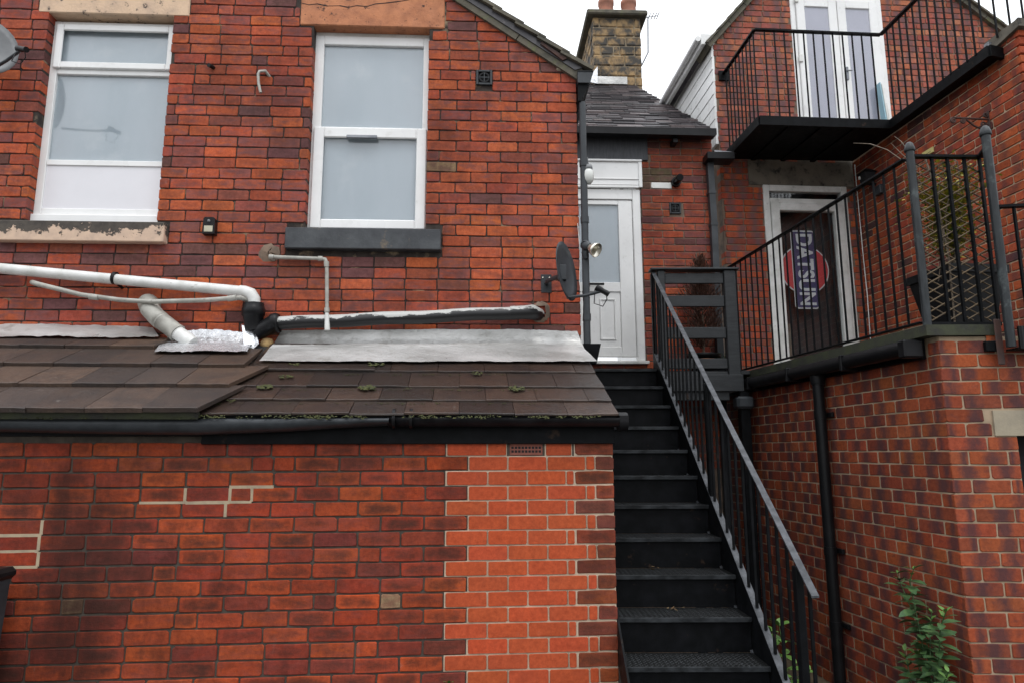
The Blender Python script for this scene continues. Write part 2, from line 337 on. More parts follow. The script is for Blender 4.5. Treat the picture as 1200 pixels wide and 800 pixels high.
# ------------------------------------------------------------------ brick building
def intervals(a, b, cuts):
    iv = [(a, b)]
    for c0, c1 in cuts:
        nx = []
        for x0, x1 in iv:
            if c1 <= x0 or c0 >= x1: nx.append((x0, x1)); continue
            if c0 > x0: nx.append((x0, c0))
            if c1 < x1: nx.append((c1, x1))
        iv = nx
    return iv
def brick_geo(mb, x0, x1, z0, z1, y, depth, tint, rnd=.0032, jit=.0022, slope=None):
    """one worn brick: rounded front outline, arris, body going back into the wall"""
    rj = lambda: random.uniform(-jit, jit)
    L = x1-x0; H = z1-z0; c = min(.006, L*.2, H*.2)
    k4 = [c]*4 if jit < .001 else [min(H*.35, L*.3, random.choice((.004, .006, .008, .013 if random.random() < .35 else .006))) for _ in range(4)]
    a_, b_, c_, d_ = k4; m1, m2 = random.uniform(.3, .7), random.uniform(.3, .7)
    out_ = [(x0+a_, z0), (x0+L*m1, z0), (x1-b_, z0), (x1, z0+b_*.8), (x1, z1-c_*.8), (x1-c_, z1), (x0+L*m2, z1), (x0+d_, z1), (x0, z1-d_*.8), (x0, z0+a_*.8)]
    out_ = [(a+rj(), b+rj()) for a, b in out_]
    cx, cz = (x0+x1)/2, (z0+z1)/2
    e = rnd
    inn = [(a+(e if a < cx-.001 else -e if a > cx+.001 else 0), b+(e if b < cz else -e)) for a, b in out_]
    ty = random.uniform(-.0012, .0012)
    k = len(out_)
    vs = [(a, y+ty*(1 if a < cx else -1), b) for a, b in inn] + [(a, y+e, b) for a, b in out_] + [(a, y+depth, b) for a, b in out_]
    fs = [tuple(range(k))]
    for r_ in (0, k):
        fs += [(r_+i, r_+k+i, r_+k+(i+1) % k, r_+(i+1) % k) for i in range(k)]
    b0_, rn = len(mb.v), random.random()
    mb.add(vs, fs, tint)
    for i, p_ in enumerate(vs): mb.bp[b0_+i] = ((p_[0]-x0)/L, (p_[2]-z0)/H, rn)
def lay(fr, root, courses, span, cuts, pick, L=.225, J=.01, depth=.1, mat=M_BOLD, y=-.008, special=None, header=.06, phase=0, limit=300, size_ok=None):
    """lay courses of bricks; every brick is an object, beyond the limit they are joined"""
    items = []
    for ci, (z0, z1) in enumerate(courses):
        zc = (z0+z1)/2; a, b = span(zc)
        cc = [(c[0], c[1]) for c in cuts if c[2]-.012 < zc < c[3]+.012]
        row = special(ci, z0, z1) if special else None
        bricks = []
        if row: bricks = row
        else:
            x = b - ((ci+phase) % 2)*(L+J)/2
            if x < b-.001: bricks.append((x, b-.0))
            while x > a:
                l = L*random.uniform(.985, 1.015) if random.random() > header else L/2-J/2
                bricks.append((x-l-J, x-J)) if x != b or (ci+phase) % 2 else bricks.append((x-l, x))
                x = bricks[-1][0]
        iv = intervals(a, b, cc)
        for bk in bricks:
            x0, x1 = bk[0], bk[1]
            for p0, p1 in iv:
                q0, q1 = max(x0, p0), min(x1, p1)
                if q1-q0 > .03: items.append((q0, q1, z0, z1, ci, bk[2] if len(bk) > 2 else None))
    # rank by size in the view
    scored = []
    for it in items:
        p = proj(fr.w((it[0]+it[1])/2, 0, (it[2]+it[3])/2))
        pa, pb = proj(fr.w(it[0], 0, it[2])), proj(fr.w(it[1], 0, it[3]))
        if not p: scored.append((0, it)); continue
        vis = -25 < p[0] < 1225 and -15 < p[1] < 815
        ar = abs(pa[0]-pb[0])*abs(pa[1]-pb[1]) if pa and pb else 0
        if size_ok and not size_ok(p[0], p[1]): ar *= .01
        scored.append((ar if vis else 0, it))
    scored.sort(key=lambda t: -t[0])
    rest = MB()
    for i, (ar, it) in enumerate(scored):
        q0, q1, z0, z1, ci, mk = it
        t, m2, yy = pick((q0+q1)/2, (z0+z1)/2, mk)
        yy = y + yy + random.uniform(-.0015, .0015)
        dz = random.uniform(-.001, .001)
        if i < limit and ar > 0 or m2 is not None:
            mb = MB(); nw = m2 is M_BNEW; e_ = .0006 if nw else 0; brick_geo(mb, q0-e_, q1+e_, z0+dz-e_, z1+dz+e_, yy, depth, t, *((.0015, .0006) if nw else ()))
            mb.build('brick', m2 or mat, root)
        else: brick_geo(rest, q0, q1, z0+dz, z1+dz, yy, depth, t)
    if rest.v: rest.build('brickwork', mat, root, kind='stuff')
    return items
def core(fr, root, u0, u1, z0, top, cuts, mat, y0=0, y1=.2, name='mortar', extra=()):
    us = sorted(set([u0, u1] + [c for k in cuts for c in k[:2] if u0 < c < u1] + list(extra)))
    mb = MB()
    for a, b in zip(us, us[1:]):
        zi = z0; cs = sorted([(c[2], c[3]) for c in cuts if c[0] < (a+b)/2 < c[1]])
        for c0, c1 in cs:
            if c0 > zi: mb.box(a, b, y0, y1, zi, c0)
            zi = max(zi, c1)
        ta, tb = top(a+1e-5), top(b-1e-5)
        if min(ta, tb) > zi: mb.hexa([(a, y0, zi), (b, y0, zi), (b, y1, zi), (a, y1, zi), (a, y0, ta), (b, y0, tb), (b, y1, tb), (a, y1, ta)])
    return mb.build(name, mat, root)
def rows(z0, z1, H, J=.01):
    r_ = []; z = z0
    while z < z1: r_.append((z, z+H)); z += H+J
    return r_
def jit(c, v=.12):
    k = 1+random.uniform(-v, v); return (c[0]*k, c[1]*k*random.uniform(.9, 1.1), c[2]*k*random.uniform(.88, 1.12), 1)

# ------------------------------------------------------------------ frames of the place
FM = Frame(0, 4.95, 2.8)        # gable wall of the main house
FL = Frame(0, 3.9, 4.3)         # front of the lean-to
FB = Frame(.9, 6.9, 2.4)        # rear house with the white door
FG = Frame(3.0, 7.2, 4.0)       # gable over the balcony
FS = Frame(3.84, 7.24, -84)     # side wall beyond the terrace
CT = (2.595, 4.10)              # corner of the terrace wall
FT = Frame(CT[0], CT[1], -83)   # its long side (x grows towards the viewer, ends at 0)
FR = Frame(CT[0], CT[1], -2.8)  # its short front

# ------------------------------------------------------------------ ground
g = MB(); N = 14
g.add([(-400, -400, 0), (400, -400, 0), (400, 400, 0), (-400, 400, 0)], [(0, 1, 2, 3)])
g.build('ground', M_GROUND, kind='structure')

# ================================================================== MAIN HOUSE (gable wall, left)
HM = on(FM, 'brick_house', 'weathered red brick gable wall with two white windows above the lean-to roof', 'house')
Z = lambda fr, px, py, y=0: fr.hit(px, py, y)[1]
U = lambda fr, px, py, y=0: fr.hit(px, py, y)[0]
mR = U(FM, 677, 200)                               # right-hand end of the wall
w1 = (U(FM, 55, 40), U(FM, 204, 30), Z(FM, 120, 263), Z(FM, 120, 17))
w2 = (U(FM, 367, 50), U(FM, 503, 60), Z(FM, 430, 271), Z(FM, 440, 32))
vx, vz = FM.hit(672, 82); ux, uz = FM.hit(545, 0); SL = (uz-vz)/(vx-ux)
apex = -2.6
def mtop(u):
    if u > vx: return vz+.01
    return vz+(vx-max(u, apex))*SL if u > apex else vz+(vx-apex)*SL-(apex-u)*SL
cuts = [w1, w2]
core(FM, HM, -5.2, mR-.002, 0, lambda u: mtop(u)-.02, cuts, M_MDARK, 0, .22, 'wall', extra=(vx, apex))
# return wall along the staircase
MB().box(mR-.22, mR-.004, .22, 1.95, 0, vz-.05).build('return_wall', M_MDARK, HM)
lint = [(U(FM, 46, 13), U(FM, 222, 21), w1[3]-.004, w1[3]+.26), (U(FM, 352, 30), U(FM, 521, 32), w2[3]-.004, w2[3]+.26)]
sills = [(U(FM, 1, 284), U(FM, 196, 288), Z(FM, 100, 286), w1[2]), (U(FM, 336, 294), U(FM, 517, 295), Z(FM, 430, 295), w2[2])]
OR, RD, MR_, PU, DK, BU = (.58, .135, .055), (.5, .11, .05), (.43, .10, .055), (.32, .095, .062), (.17, .075, .068), (.42, .27, .14)
def pickM(u, z, mk):
    p = proj(FM.w(u, 0, z)); px, py = (p[0], p[1]) if p else (0, 0)
    # soot and wear belong to regions of the wall
    d = .06 + .28*math.exp(-((px-235)/70)**2-((py-170)/110)**2) + (.24 if 280 < px < 360 and 60 < py < 330 else 0) + (.5 if px < 250 and 280 < py < 320 else 0) + (.1 if px < 60 else 0) + (.22 if 330 < px < 560 and 290 < py < 330 else 0)
    if px > 510: d = .05
    if px > 560 and 150 < py < 260: d = .16
    r_ = random.random()
    if r_ < d*.45: c = DK
    elif r_ < d: c = PU
    elif r_ < d+.26: c = MR_
    elif r_ < d+.55: c = RD
    else: c = OR
    if abs(px-508) < 12 and abs(py-193) < 7: c = BU
    return jit(c), None, 0
mrows = [(a, b) for a, b in rows(2.3, 5.6, .0752, .0088)]
voids = [(U(FM, 557, 90), U(FM, 577, 90), Z(FM, 567, 100), Z(FM, 567, 81))]
lay(FM, HM, mrows, lambda z: (-4.9, mR if z < vz else min(mR, vx-(z-vz)/SL-.02)), [(a-.003+.006, b-.003, c, d) for a, b, c, d in cuts]+[(l[0]-.008, l[1]+.008, l[2], l[3]) for l in lint]+[(s[0]-.008, s[1]+.008, s[2], s[3]) for s in sills]+voids,
    pickM, L=.2265, J=.0085, mat=M_BOLD, phase=1)
mb = MB(); l = lint[0]; mb.bbox(l[0], l[1], -.012, .2, l[2], l[3], .008); mb.build('lintel', M_CREAM, HM, label='cream painted stone lintel with flaking edges')
mb = MB(); l = lint[1]; mb.bbox(l[0], l[1], -.012, .2, l[2], l[3], .008); mb.build('lintel', M_TERRA, HM, label='terracotta painted lintel with a crack')
q = MB(); cr_ = [(U(FM, x_, y_, -.012), Z(FM, x_, y_, -.012)) for x_, y_ in ((353, 4), (362, 6), (372, 5), (384, 7.5), (398, 7), (408, 9), (418, 7), (430, 8), (440, 5), (452, 4), (468, 2), (480, 0))]
for (xa, za_), (xb, zb_2) in zip(cr_, cr_[1:]): w_ = random.uniform(.0035, .009); q.add([(xa, -.0135, za_-w_/2), (xb, -.0135, zb_2-w_/2), (xb, -.0135, zb_2+w_/2), (xa, -.0135, za_+w_/2)], [(0, 1, 2, 3)])
q.build('crack', M_DARK, HM)
s = sills[0]; MB().bbox(s[0], s[1], -.07, .12, s[2], s[3], .006).build('sill', sillmat((s[2]+s[3])/2+.01, 3.2), HM, label='sill with cream paint flaked off its upper half')
s = sills[1]; MB().bbox(s[0], s[1], -.07, .12, s[2], s[3], .006).build('sill', M_SILLD, HM, label='dark slate-coloured sill')

def ring(mb, x0, x1, z0, z1, y0, y1, t, tb=None, tt=None, b=.004, mat=None):
    """four mitred-looking frame members; faces kept apart by a hair"""
    tb = tb or t; tt = tt or t
    mb.bbox(x0, x0+t, y0, y1, z0, z1, b); mb.bbox(x1-t, x1, y0, y1, z0, z1, b)
    mb.bbox(x0+t+.0002, x1-t-.0002, y0+.0006, y1-.0006, z0+.0003, z0+tb, b); mb.bbox(x0+t+.0002, x1-t-.0002, y0+.0006, y1-.0006, z1-tt, z1-.0003, b)
    return mb
WY = .075
# window 1: vent over fixed pane over solid panel
W = MB(); x0, x1 = w1[0]-.001, w1[1]+.02; zb, zt = w1[2], w1[3]-.02
za = Z(FM, 120, 84, WY); zc = Z(FM, 120, 191, WY); zs = Z(FM, 110, 245, WY)
ring(W, x0, x1, zb+.09, zt, WY, WY+.07, .055)
W.bbox(x0+.056, x1-.056, WY+.002, WY+.066, za-.028, za+.02, .004)
W.bbox(x0+.056, x1-.056, WY+.002, WY+.066, zc-.024, zc+.02, .004)
W.bbox(x0-.0, x1, WY-.03, WY+.08, zb, zb+.0895, .006)
win = W.build('window', M_UPVC, HM, label='white window with top vent and solid bottom panel')
ring(MB(), x0+.03, x1-.03, za+.012, zt-.03, WY-.022, WY-.001, .055, b=.007).build('vent_sash', M_UPVC, win)
MB().box(x0+.07, x1-.07, WY+.022, WY+.028, za+.05, zt-.07).build('pane', M_GLASS, win)
MB().box(x0+.05, x1-.05, WY+.022, WY+.028, zc+.015, za-.02).build('pane', M_GLASS, win)
MB().bbox(x0+.052, x1-.052, WY+.012, WY+.04, zb+.135, zc-.02, .003).build('infill_panel', M_PANEL, win)
MB().box(x0+.04, x1-.04, WY+.0295, WY+.0335, zc, zt-.03).build('blind', M_FROST, win)
# window 2: fixed light over opening sash
W = MB(); x0, x1 = w2[0]-.001, w2[1]+.02; zb, zt = w2[2], w2[3]-.035
zc = Z(FM, 430, 151, WY)
ring(W, x0, x1, zb, zt, WY, WY+.07, .07, tb=.05, tt=.075)
W.bbox(x0+.071, x1-.071, WY+.002, WY+.06, zc-.01, zc+.012, .004)
win = W.build('window', M_UPVC, HM, label='white window with opening lower sash')
MB().box(x0-.01, x1+.01, WY+.01, WY+.06, zt, w2[3]+.005).build('packer', M_UPVCG, win)
ring(MB(), x0+.022, x1-.03, zb+.035, zc-.001, WY-.022, WY-.001, .08, tb=.075, tt=.085, b=.008).build('sash', M_UPVC, win)
MB().box(x0+.07, x1-.07, WY+.022, WY+.028, zc+.02, zt-.07).build('pane', M_GLASS, win)
MB().box(x0+.07, x1-.07, WY+.0, WY+.006, zb+.09, zc-.05).build('pane', M_GLASS, win)
MB().bbox(U(FM, 405, 158), U(FM, 441, 158), WY-.045, WY-.023, Z(FM, 420, 159.5), Z(FM, 420, 156), .003).build('handle', M_SEAL, win)
MB().box(x0+.04, x1-.04, WY+.0295, WY+.0335, zb+.05, zt-.03).build('blind', M_FROST, win)
# roof over the gable with its stone verge
n = 15; d = Vector((1, 0, -SL)).normalized(); L_ = (vx-apex)/d.x
mb = MB()
def rp(t, h): return (apex+d.x*t-(-d.z)*0 + h*SL/math.hypot(1, SL), vz+(vx-apex)*SL + d.z*t + h/math.hypot(1, SL))
roofL = L_+.02
for sgn in (1,):
    mb.prism([rp(0, -.02), rp(roofL, -.02), rp(roofL+.04, .03), rp(0, .03)], -.045, 1.7)
mb.build('roof', M_SLATE, HM)
k = 0
t = .3
while t < roofL-.06:
    ln = random.uniform(.24, .3)
    q = MB(); a0, a1 = rp(t, .02+random.uniform(0, .006)), rp(t+ln, .045); a2, a3 = rp(t+ln, .07), rp(t, .055)
    q.prism([a0, a1, a2, a3], -.075, .5); q.build('slate', M_STONEV, HM); t += ln*.78
t = .2
while t < roofL-.3:
    ln = random.uniform(.5, .7)
    a0, a1, a2, a3 = rp(t, -.07), rp(t+ln-.008, -.07), rp(t+ln-.008, .022), rp(t, .022)
    MB().prism([a0, a1, a2, a3], -.035, .06).build('verge_stone', M_STONEV, HM); t += ln
# torn verge foot: loose board and a pale stone
MB().prism([rp(roofL-.34, -.0), rp(roofL-.12, -.015), rp(roofL-.1, .02), rp(roofL-.34, .02)], -.06, .1).build('loose_board', M_RUST, HM)
q = MB(); a, b_ = FM.hit(652, 84), FM.hit(668, 85); q.bbox(a[0], b_[0], -.02, .08, a[1], a[1]+.03, .01); q.build('kneeler_stone', M_CONC, HM)

# ================================================================== LEAN-TO
HL = on(FL, 'lean_to', 'low red brick lean-to with brown tiled roof in front of the gable wall', 'outbuilding')
lR = U(FL, 718, 522)
zt_ = Z(FL, 600, 533.9); zb_ = Z(FL, 600, 784); PC = (zt_-zb_)/14; JL = .0098
lrows = []
z = zt_ + JL/2 + PC*0
lrows.append((zt_+JL/2, zt_+JL/2+PC-JL))               # the row under the fascia
for i in range(23):
    t1 = zt_-JL/2-i*PC; lrows.append((t1-(PC-JL), t1))
def uL(px): return U(FL, px, 540)
even = [523.5, 572, 618.2, 663.3]; Jn = .010
patch = {}
def specL(ci, z0, z1):
    if z1 < .05: return None
    row = []; jj = JL/2
    if ci % 2 == 0:
        bs = [uL(523.2), uL(571.6), uL(617.6), uL(663), uL(672.6)]
        if ci == 0: bs = [uL(523.2), uL(571), uL(594)]
        for a, b in zip(bs, bs[1:]): row.append((a+.005, b-.005, 'new'))
        if ci == 0: row.append((uL(639)+.005, uL(671)-.008, 'new'))
        row.append((uL(674), lR, 'quoin'))
    else:
        bs = [uL(549), uL(595), uL(640.8), uL(686), uL(697)]
        for a, b in zip(bs, bs[1:]): row.append((a+.005, b-.005, 'new'))
        row.append((uL(697.8), lR, 'quoin'))
    x = (uL(523.2) if ci % 2 == 0 else uL(549)) - .009
    hb = [FL.hit(x_, y_)[0]+.05 for x_, y_ in ((74, 709), (447, 703)) if z0 < FL.hit(x_, y_)[1] < z1]
    while x > -3.6:
        l = .225*random.uniform(.985, 1.02)
        for h_ in hb:
            if x-h_ < .14 and x > h_-.1: row.append((x-.102, x, 'buff')); x -= .102+JL; hb = [k_ for k_ in hb if k_ != h_]; break
            if x-h_ < .3: l = max(.06, x-h_-.05-JL)
        if random.random() < .07: l = .105
        row.append((x-l, x, 'old')); x -= l+JL
    return row
def pickL(u, z, mk):
    p = proj(FL.w(u, 0, z)); px, py = (p[0], p[1]) if p else (0, 0)
    if mk == 'new': return (*[c*random.uniform(.93, 1.07) for c in (.5, .092, .034)], 1), M_BNEW, 0
    if mk == 'buff': return (.36, .27, .15, 1), None, 0
    if mk == 'quoin': return jit(random.choice([(.3, .07, .03), (.2, .06, .04), (.27, .066, .034), (.34, .08, .032)])), None, 0
    d = .13+.35*max(0, (py-600)/200)  # more dark bricks lower down: light falling off, put into the tint
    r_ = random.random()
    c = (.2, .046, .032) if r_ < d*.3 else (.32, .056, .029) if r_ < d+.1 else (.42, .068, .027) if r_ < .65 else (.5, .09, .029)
    if 130 < px < 300 and 535 < py < 560: c = (.40, .085, .03)
    if math.hypot(px-74, py-709) < 0 or math.hypot(px-447, py-703) < 0: c = (.40, .29, .16)
    if math.hypot(px-170, py-580) < 12: c = (.09, .085, .08)
    return jit(c, .1), None, 0
core(FL, HL, -4.2, lR-.003, 0, lambda u: zt_+PC+.03, [], M_MOLD, 0, .2, 'wall')
MB().box(lR-.2, lR-.004, .2, 1.12, 0, zt_+PC+.1).build('side_wall', M_MOLD, HL)
# air brick
ab = (U(FL, 596, 526), U(FL, 637, 526), lrows[0][0], lrows[0][1])
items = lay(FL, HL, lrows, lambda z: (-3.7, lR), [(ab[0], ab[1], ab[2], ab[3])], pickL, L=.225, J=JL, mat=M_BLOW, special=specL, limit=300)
mb = MB(); mb.bbox(ab[0]+.006, ab[1]-.006, -.004, .05, ab[2], ab[3], .003); A = mb.build('air_brick', simple('air_brick_clay', (.28, .09, .06), (.2, .07, .05), 20, .8), HL)
h_ = MB(); nx = 9
for i in range(nx):
    for j in range(2):
        cx = ab[0]+.022+(ab[1]-ab[0]-.044)*i/(nx-1); cz = ab[2]+.021+j*.021
        h_.box(cx-.0065, cx+.0065, -.0052, -.0045, cz-.0065, cz+.0065)
h_.build('holes', M_DARK, A)
# fresh pointing: pale joints behind the new bricks and two repaired runs
pt = MB()
for q0, q1, z0, z1, ci, mk in items:
    e = JL/2+.0006
    if mk in ('new', 'quoin'):
        e2 = e*(.9 if mk == 'quoin' else 1); pt.box(q0-e-random.uniform(0, .004), min(q1+e, lR-.0035), -.0018, .004, z0-e, z1+e)
pt.build('fresh_pointing', M_MLIGHT, HL)
def rpb(*a):
    MB().box(*a).build('repointed_joint', MATS['mortar_patch_buff'], HL)
simple('mortar_patch_buff', (.42, .33, .22), (.3, .24, .17), 12, .95, bmp=.003)
for q0, q1, z0, z1, ci, mk in items:
    if mk == 'new' or mk == 'quoin': continue
    p = proj(FL.w((q0+q1)/2, 0, (z0+z1)/2)); px, py = p[0], p[1]; e = JL/2+.001
    H1 = (lambda s=1: rpb(q0-e, q1+e, -.0078, .004, z0-JL-.002+random.uniform(-.002, .001), z0+.002+random.uniform(0, .002)))
    V1 = (lambda s=1: rpb(q1-.003, q1+JL+.003, -.0076, .004, z0-.001, z1+.001))
    if 190 < px < 215 and 570 < py < 585: H1(-1); V1()
    if 210 < px < 300 and 570 < py < 588: H1(-1); V1()
    if 190 < px < 250 and 588 < py < 604: V1()
    if 250 < px < 320 and 552 < py < 568: H1(-1)
    if px < 60 and 605 < py < 625: H1(-1); V1()
    if px < 40 and 620 < py < 642: H1(-1); V1()
    if px < 55 and 640 < py < 660: V1(); H1(-1)
# fascia and gutters
fz0, fz1 = Z(FL, 600, 519.5, -.03), Z(FL, 600, 497, -.03)
MB().bbox(U(FL, 236, 510, -.03), U(FL, 720, 505, -.03), -.03, -.004, fz0, fz1, .003).build('fascia', M_BLACK, HL)
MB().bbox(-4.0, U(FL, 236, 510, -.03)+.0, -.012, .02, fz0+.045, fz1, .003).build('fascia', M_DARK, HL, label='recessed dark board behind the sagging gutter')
def gutter(mb, P, r, t=.004, n=10):
    """half-round channel along the polyline P"""
    P = [Vector(p) for p in P]; vs = []; k = 2*(n+1)
    for p in P:
        for rr in (r, r-t):
            for j in range(n+1):
                a = math.pi + math.pi*j/n; vs.append(p+Vector((0, math.cos(a)*rr, math.sin(a)*rr)))
    fs = []
    for i in range(len(P)-1):
        A_, B_ = i*k, (i+1)*k
        for j in range(n): fs.append((A_+j, A_+j+1, B_+j+1, B_+j)); fs.append((A_+n+1+j, B_+n+1+j, B_+n+2+j, A_+n+2+j))
        fs.append((A_, B_, B_+n+1, A_+n+1)); fs.append((A_+n, A_+2*n+1, B_+2*n+1, B_+n))
    for e in (0, len(P)-1):
        A_ = e*k
        for j in range(n): fs.append((A_+j, A_+n+1+j, A_+n+2+j, A_+j+1))
    mb.add(vs, fs, None, True); return mb
GY = -.085
gz = lambda px, py: FL.hit(px, py, GY)
a = gz(455, 489); b_ = gz(728, 489.5)
G = gutter(MB(), [(a[0], GY, a[1]), (b_[0], GY, b_[1])], .05).build('gutter', M_BLKPL, HL)
q = MB(); q.tube([(b_[0]-.02, GY, b_[1]-.02), (b_[0]+.03, GY, b_[1]-.02)], .053, 14)
q.box(b_[0]-.02, b_[0]+.03, GY-.053, GY+.053, b_[1]-.02, b_[1]+.012); q.build('gutter_end', M_BLKPL, HL)
for px in (462, 482):
    c = gz(px, 489.5); MB().tube([(c[0]-.008, GY, c[1]-.003), (c[0]+.008, GY, c[1]-.003)], .056, 14).build('gutter_joint', M_BLKPL, HL)
# the sagging grey length on the left
q = MB(); P = []
for px, pt_, pb in ((0, 489, 504.5), (120, 490, 507), (235, 490, 508), (330, 490, 504.5), (400, 489.5, 500), (456, 489, 497)):
    uu, z1 = FL.hit(px, pt_, GY-.04); z0 = Z(FL, px, pb, GY-.04)
    P.append((uu, z0, z1))
P = [(P[0][0]-.8, P[0][1], P[0][2])]+P
vs = []; fs = []
for uu, z0, z1 in P:
    vs += [(uu, GY-.048, z1), (uu, GY-.062, z1-.008), (uu, GY-.062, (z0+z1)/2), (uu, GY-.045, z0+.01), (uu, GY-.0, z0-.004), (uu, GY+.04, z0+.006), (uu, GY+.05, z1)]
for i in range(len(P)-1):
    for j in range(6): fs.append((i*7+j, i*7+j+1, (i+1)*7+j+1, (i+1)*7+j))
q.add(vs, fs, None, True); q.build('gutter', M_GREYPL, HL, label='sagging grey gutter length')

# tiled roof: frame of the slope
e0 = FL.hit(600, 487, -.13)[1]; topz = FM.hit(500, 405, .0)[1]
EY, TY = -.13, 1.03
def S(v, h=0):                                    # v metres up the slope, h above it -> (y, z)
    dy, dz = TY-EY, topz-e0; l = math.hypot(dy, dz); return (EY+dy*v/l-dz/l*h, e0+dz*v/l+dy/l*h)
SLL = math.hypot(TY-EY, topz-e0)
def shit(px, py, h=0):
    """point of the roof slope seen at a pixel -> (x, v)"""
    d_ = RT*((px-600)/F)+UP*((400-py)/F)+FW; c = Vector((0, 0, CZ))
    y0_, z0_ = S(0, h); A_ = FL.w(0, y0_, z0_); y1_, z1_ = S(1, h); Bv = FL.w(0, y1_, z1_)-A_
    n_ = FL.ex.cross(Bv); t_ = (A_-c).dot(n_)/d_.dot(n_); p_ = c+d_*t_-A_
    return p_.dot(FL.ex), p_.dot(Bv)/Bv.length_squared
def slab(x0, x1, v0, v1, h0a, h1a, h0b, h1b, xs0=0, xs1=0, mb=None, bow=0):
    """tile: lower edge at v0 (bottom h0a top h1a), upper edge v1; xs skew the upper x"""
    mb = mb or MB()
    def p(x, v, h): y, z = S(v, h); return (x, y, z)
    if mb.v == [] and xs0 != 99:
        # uneven front edge: a few cross cuts, each at its own height and reach
        n = 5; vs = []; tt_ = ttint(h1a > .03)
        for i in range(n+1):
            t_ = i/n; x_ = x0+(x1-x0)*t_; xb_ = x0+xs0+(x1+xs1-x0-xs0)*t_; j1, j2 = random.uniform(-.003, .003), random.uniform(-.0018, .0018)
            vs += [p(x_, v0+j1, h0a), p(x_, v0+j1+.002, h1a-.002+j2), p(x_, v0+j1+.008, h1a+j2), p(xb_, v1, h1b), p(xb_, v1, h0b)]
        fs = [(i*5+k_, (i+1)*5+k_, (i+1)*5+k_+1, i*5+k_+1) for i in range(n) for k_ in range(4)]+[(i*5+4, (i+1)*5+4, (i+1)*5, i*5) for i in range(n)]+[(0, 1, 2, 3, 4), (n*5+4, n*5+3, n*5+2, n*5+1, n*5)]
        return mb.add(vs, fs, tt_)
    mb.hexa([p(x0, v0, h0a), p(x1, v0, h0a), p(x1+xs1, v1, h0b), p(x0+xs0, v1, h0b), p(x0, v0, h1a), p(x1, v0, h1a), p(x1+xs1, v1, h1b), p(x0+xs0, v1, h1b)])
    return mb
def p3(x, v, h): y, z = S(v, h); return (x, y, z)
mb = MB(); mb.hexa([p3(-4.2, .03, -.05), p3(lR+.0, .03, -.05), p3(lR+.0, SLL, -.05), p3(-4.2, SLL, -.05), p3(-4.2, .03, -.008), p3(lR+.0, .03, -.008), p3(lR+.0, SLL, -.008), p3(-4.2, SLL, -.008)])
mb.build('roof_deck', M_BWOOD, HL)
# right-hand slope: four courses of wet slates, right edge follows the hip-like verge
M_RT = brick_mat('roof_tile_weathered', dark=(.022, .02, .02), dlo=.45, dhi=.7, dscale=4, damt=.7, lime=(.3, .27, .24), llo=.64, lhi=.72, lamt=.35, rough=.45, bmp=.005, spec=.35, edge=.5)
M_RW = brick_mat('roof_slate_wet', dark=(.014, .012, .013), dlo=.45, dhi=.7, dscale=5, damt=.7, lime=(.16, .14, .12), llo=.66, lhi=.74, lamt=.4, rough=.3, bmp=.004, spec=.4, edge=.4)
def ttint(kind):
    k = random.uniform(.75, 1.25); c = random.choice([(.075, .05, .037), (.058, .042, .034), (.09, .058, .04)] if kind else [(.042, .028, .021), (.033, .024, .019), (.052, .033, .024)])
    return (c[0]*k, c[1]*k, c[2]*k, 1)
rv = [shit(480, y)[1] for y in (487.5, 471, 455, 437)]; rv.append(rv[-1]+.30)
edge = [(725, 487.5), (716, 471), (708, 455), (697, 437), (689, 420)]
ledge = [shit(x, y)[0] for x, y in edge]
for r_ in range(4):
    v0, v1 = rv[r_], rv[r_]+(rv[r_+1]-rv[r_])*1.18 if r_ < 3 else SLL+.0
    x = shit(230, 487)[0]-.1 + (r_ % 2)*.15
    while x < ledge[r_]-.04:
        x1 = x+.298*random.uniform(.97, 1.03); last = x1 > ledge[r_]-.09
        if last: x1 = ledge[r_]
        dh = random.uniform(0, .005); xs = (ledge[min(r_+1, 4)]-ledge[r_])*1.1 if last else 0
        slab(x+.0015, x1-.0015, v0-random.uniform(0, .006), v1, .006+dh, .016+dh, -.004, .004, xs1=xs).build('roof_tile', M_RW, HL)
        x = x1
        if last: break
# an odd slate lying over the top course
slab(shit(275, 440)[0], shit(438, 440)[0], rv[3]-.005, shit(400, 426)[1], .02, .028, .006, .012, xs0=.03, xs1=-.02).build('roof_tile', M_RW, HL, label='loose slate lying on the top course')
# left-hand slope: thick concrete tiles lifted above the slates
H0 = .03
tv = [shit(100, y, H0)[1] for y in (485.5, 456, 432, 411)]
right = [(232, 486), (267, 458), (288, 432), (182, 411)]
rx = [shit(x, y, H0)[0] for x, y in right]
for r_ in range(4):
    v0 = tv[r_]; v1 = (tv[r_+1]+.05) if r_ < 3 else SLL-.02
    x1 = rx[r_]; x = x1; k = 0
    while x > -3.9:
        x0 = x-.285*random.uniform(.98, 1.02); dh = random.uniform(0, .004)
        sk = .12 if k == 0 and r_ < 3 else .0
        slab(x0+.0015, x-.0015, v0, v1, H0+.012+dh, H0+.038+dh, H0-.008, H0+.012, xs0=.0, xs1=sk if r_ < 2 else 0).build('roof_tile', M_RT, HL)
        x = x0; k += 1
    # mossy shadow gap of mortar bed under each course
    slab(-3.9, rx[r_]-.01, v0+.012, v0+.05, .0, H0+.011, .0, H0-.01).build('bedding', M_EDGE, HL)
# verge filler where the two roofs meet
a = shit(228, 487, 0); b_ = shit(300, 413, 0)
slab(a[0]-.03, a[0]+.0, a[1]+.01, b_[1]-.02, .0, H0+.012, 0, H0+.012, xs0=b_[0]-a[0]-.02, xs1=b_[0]-a[0]-.02).build('mortar_fillet', M_EDGE, HL)
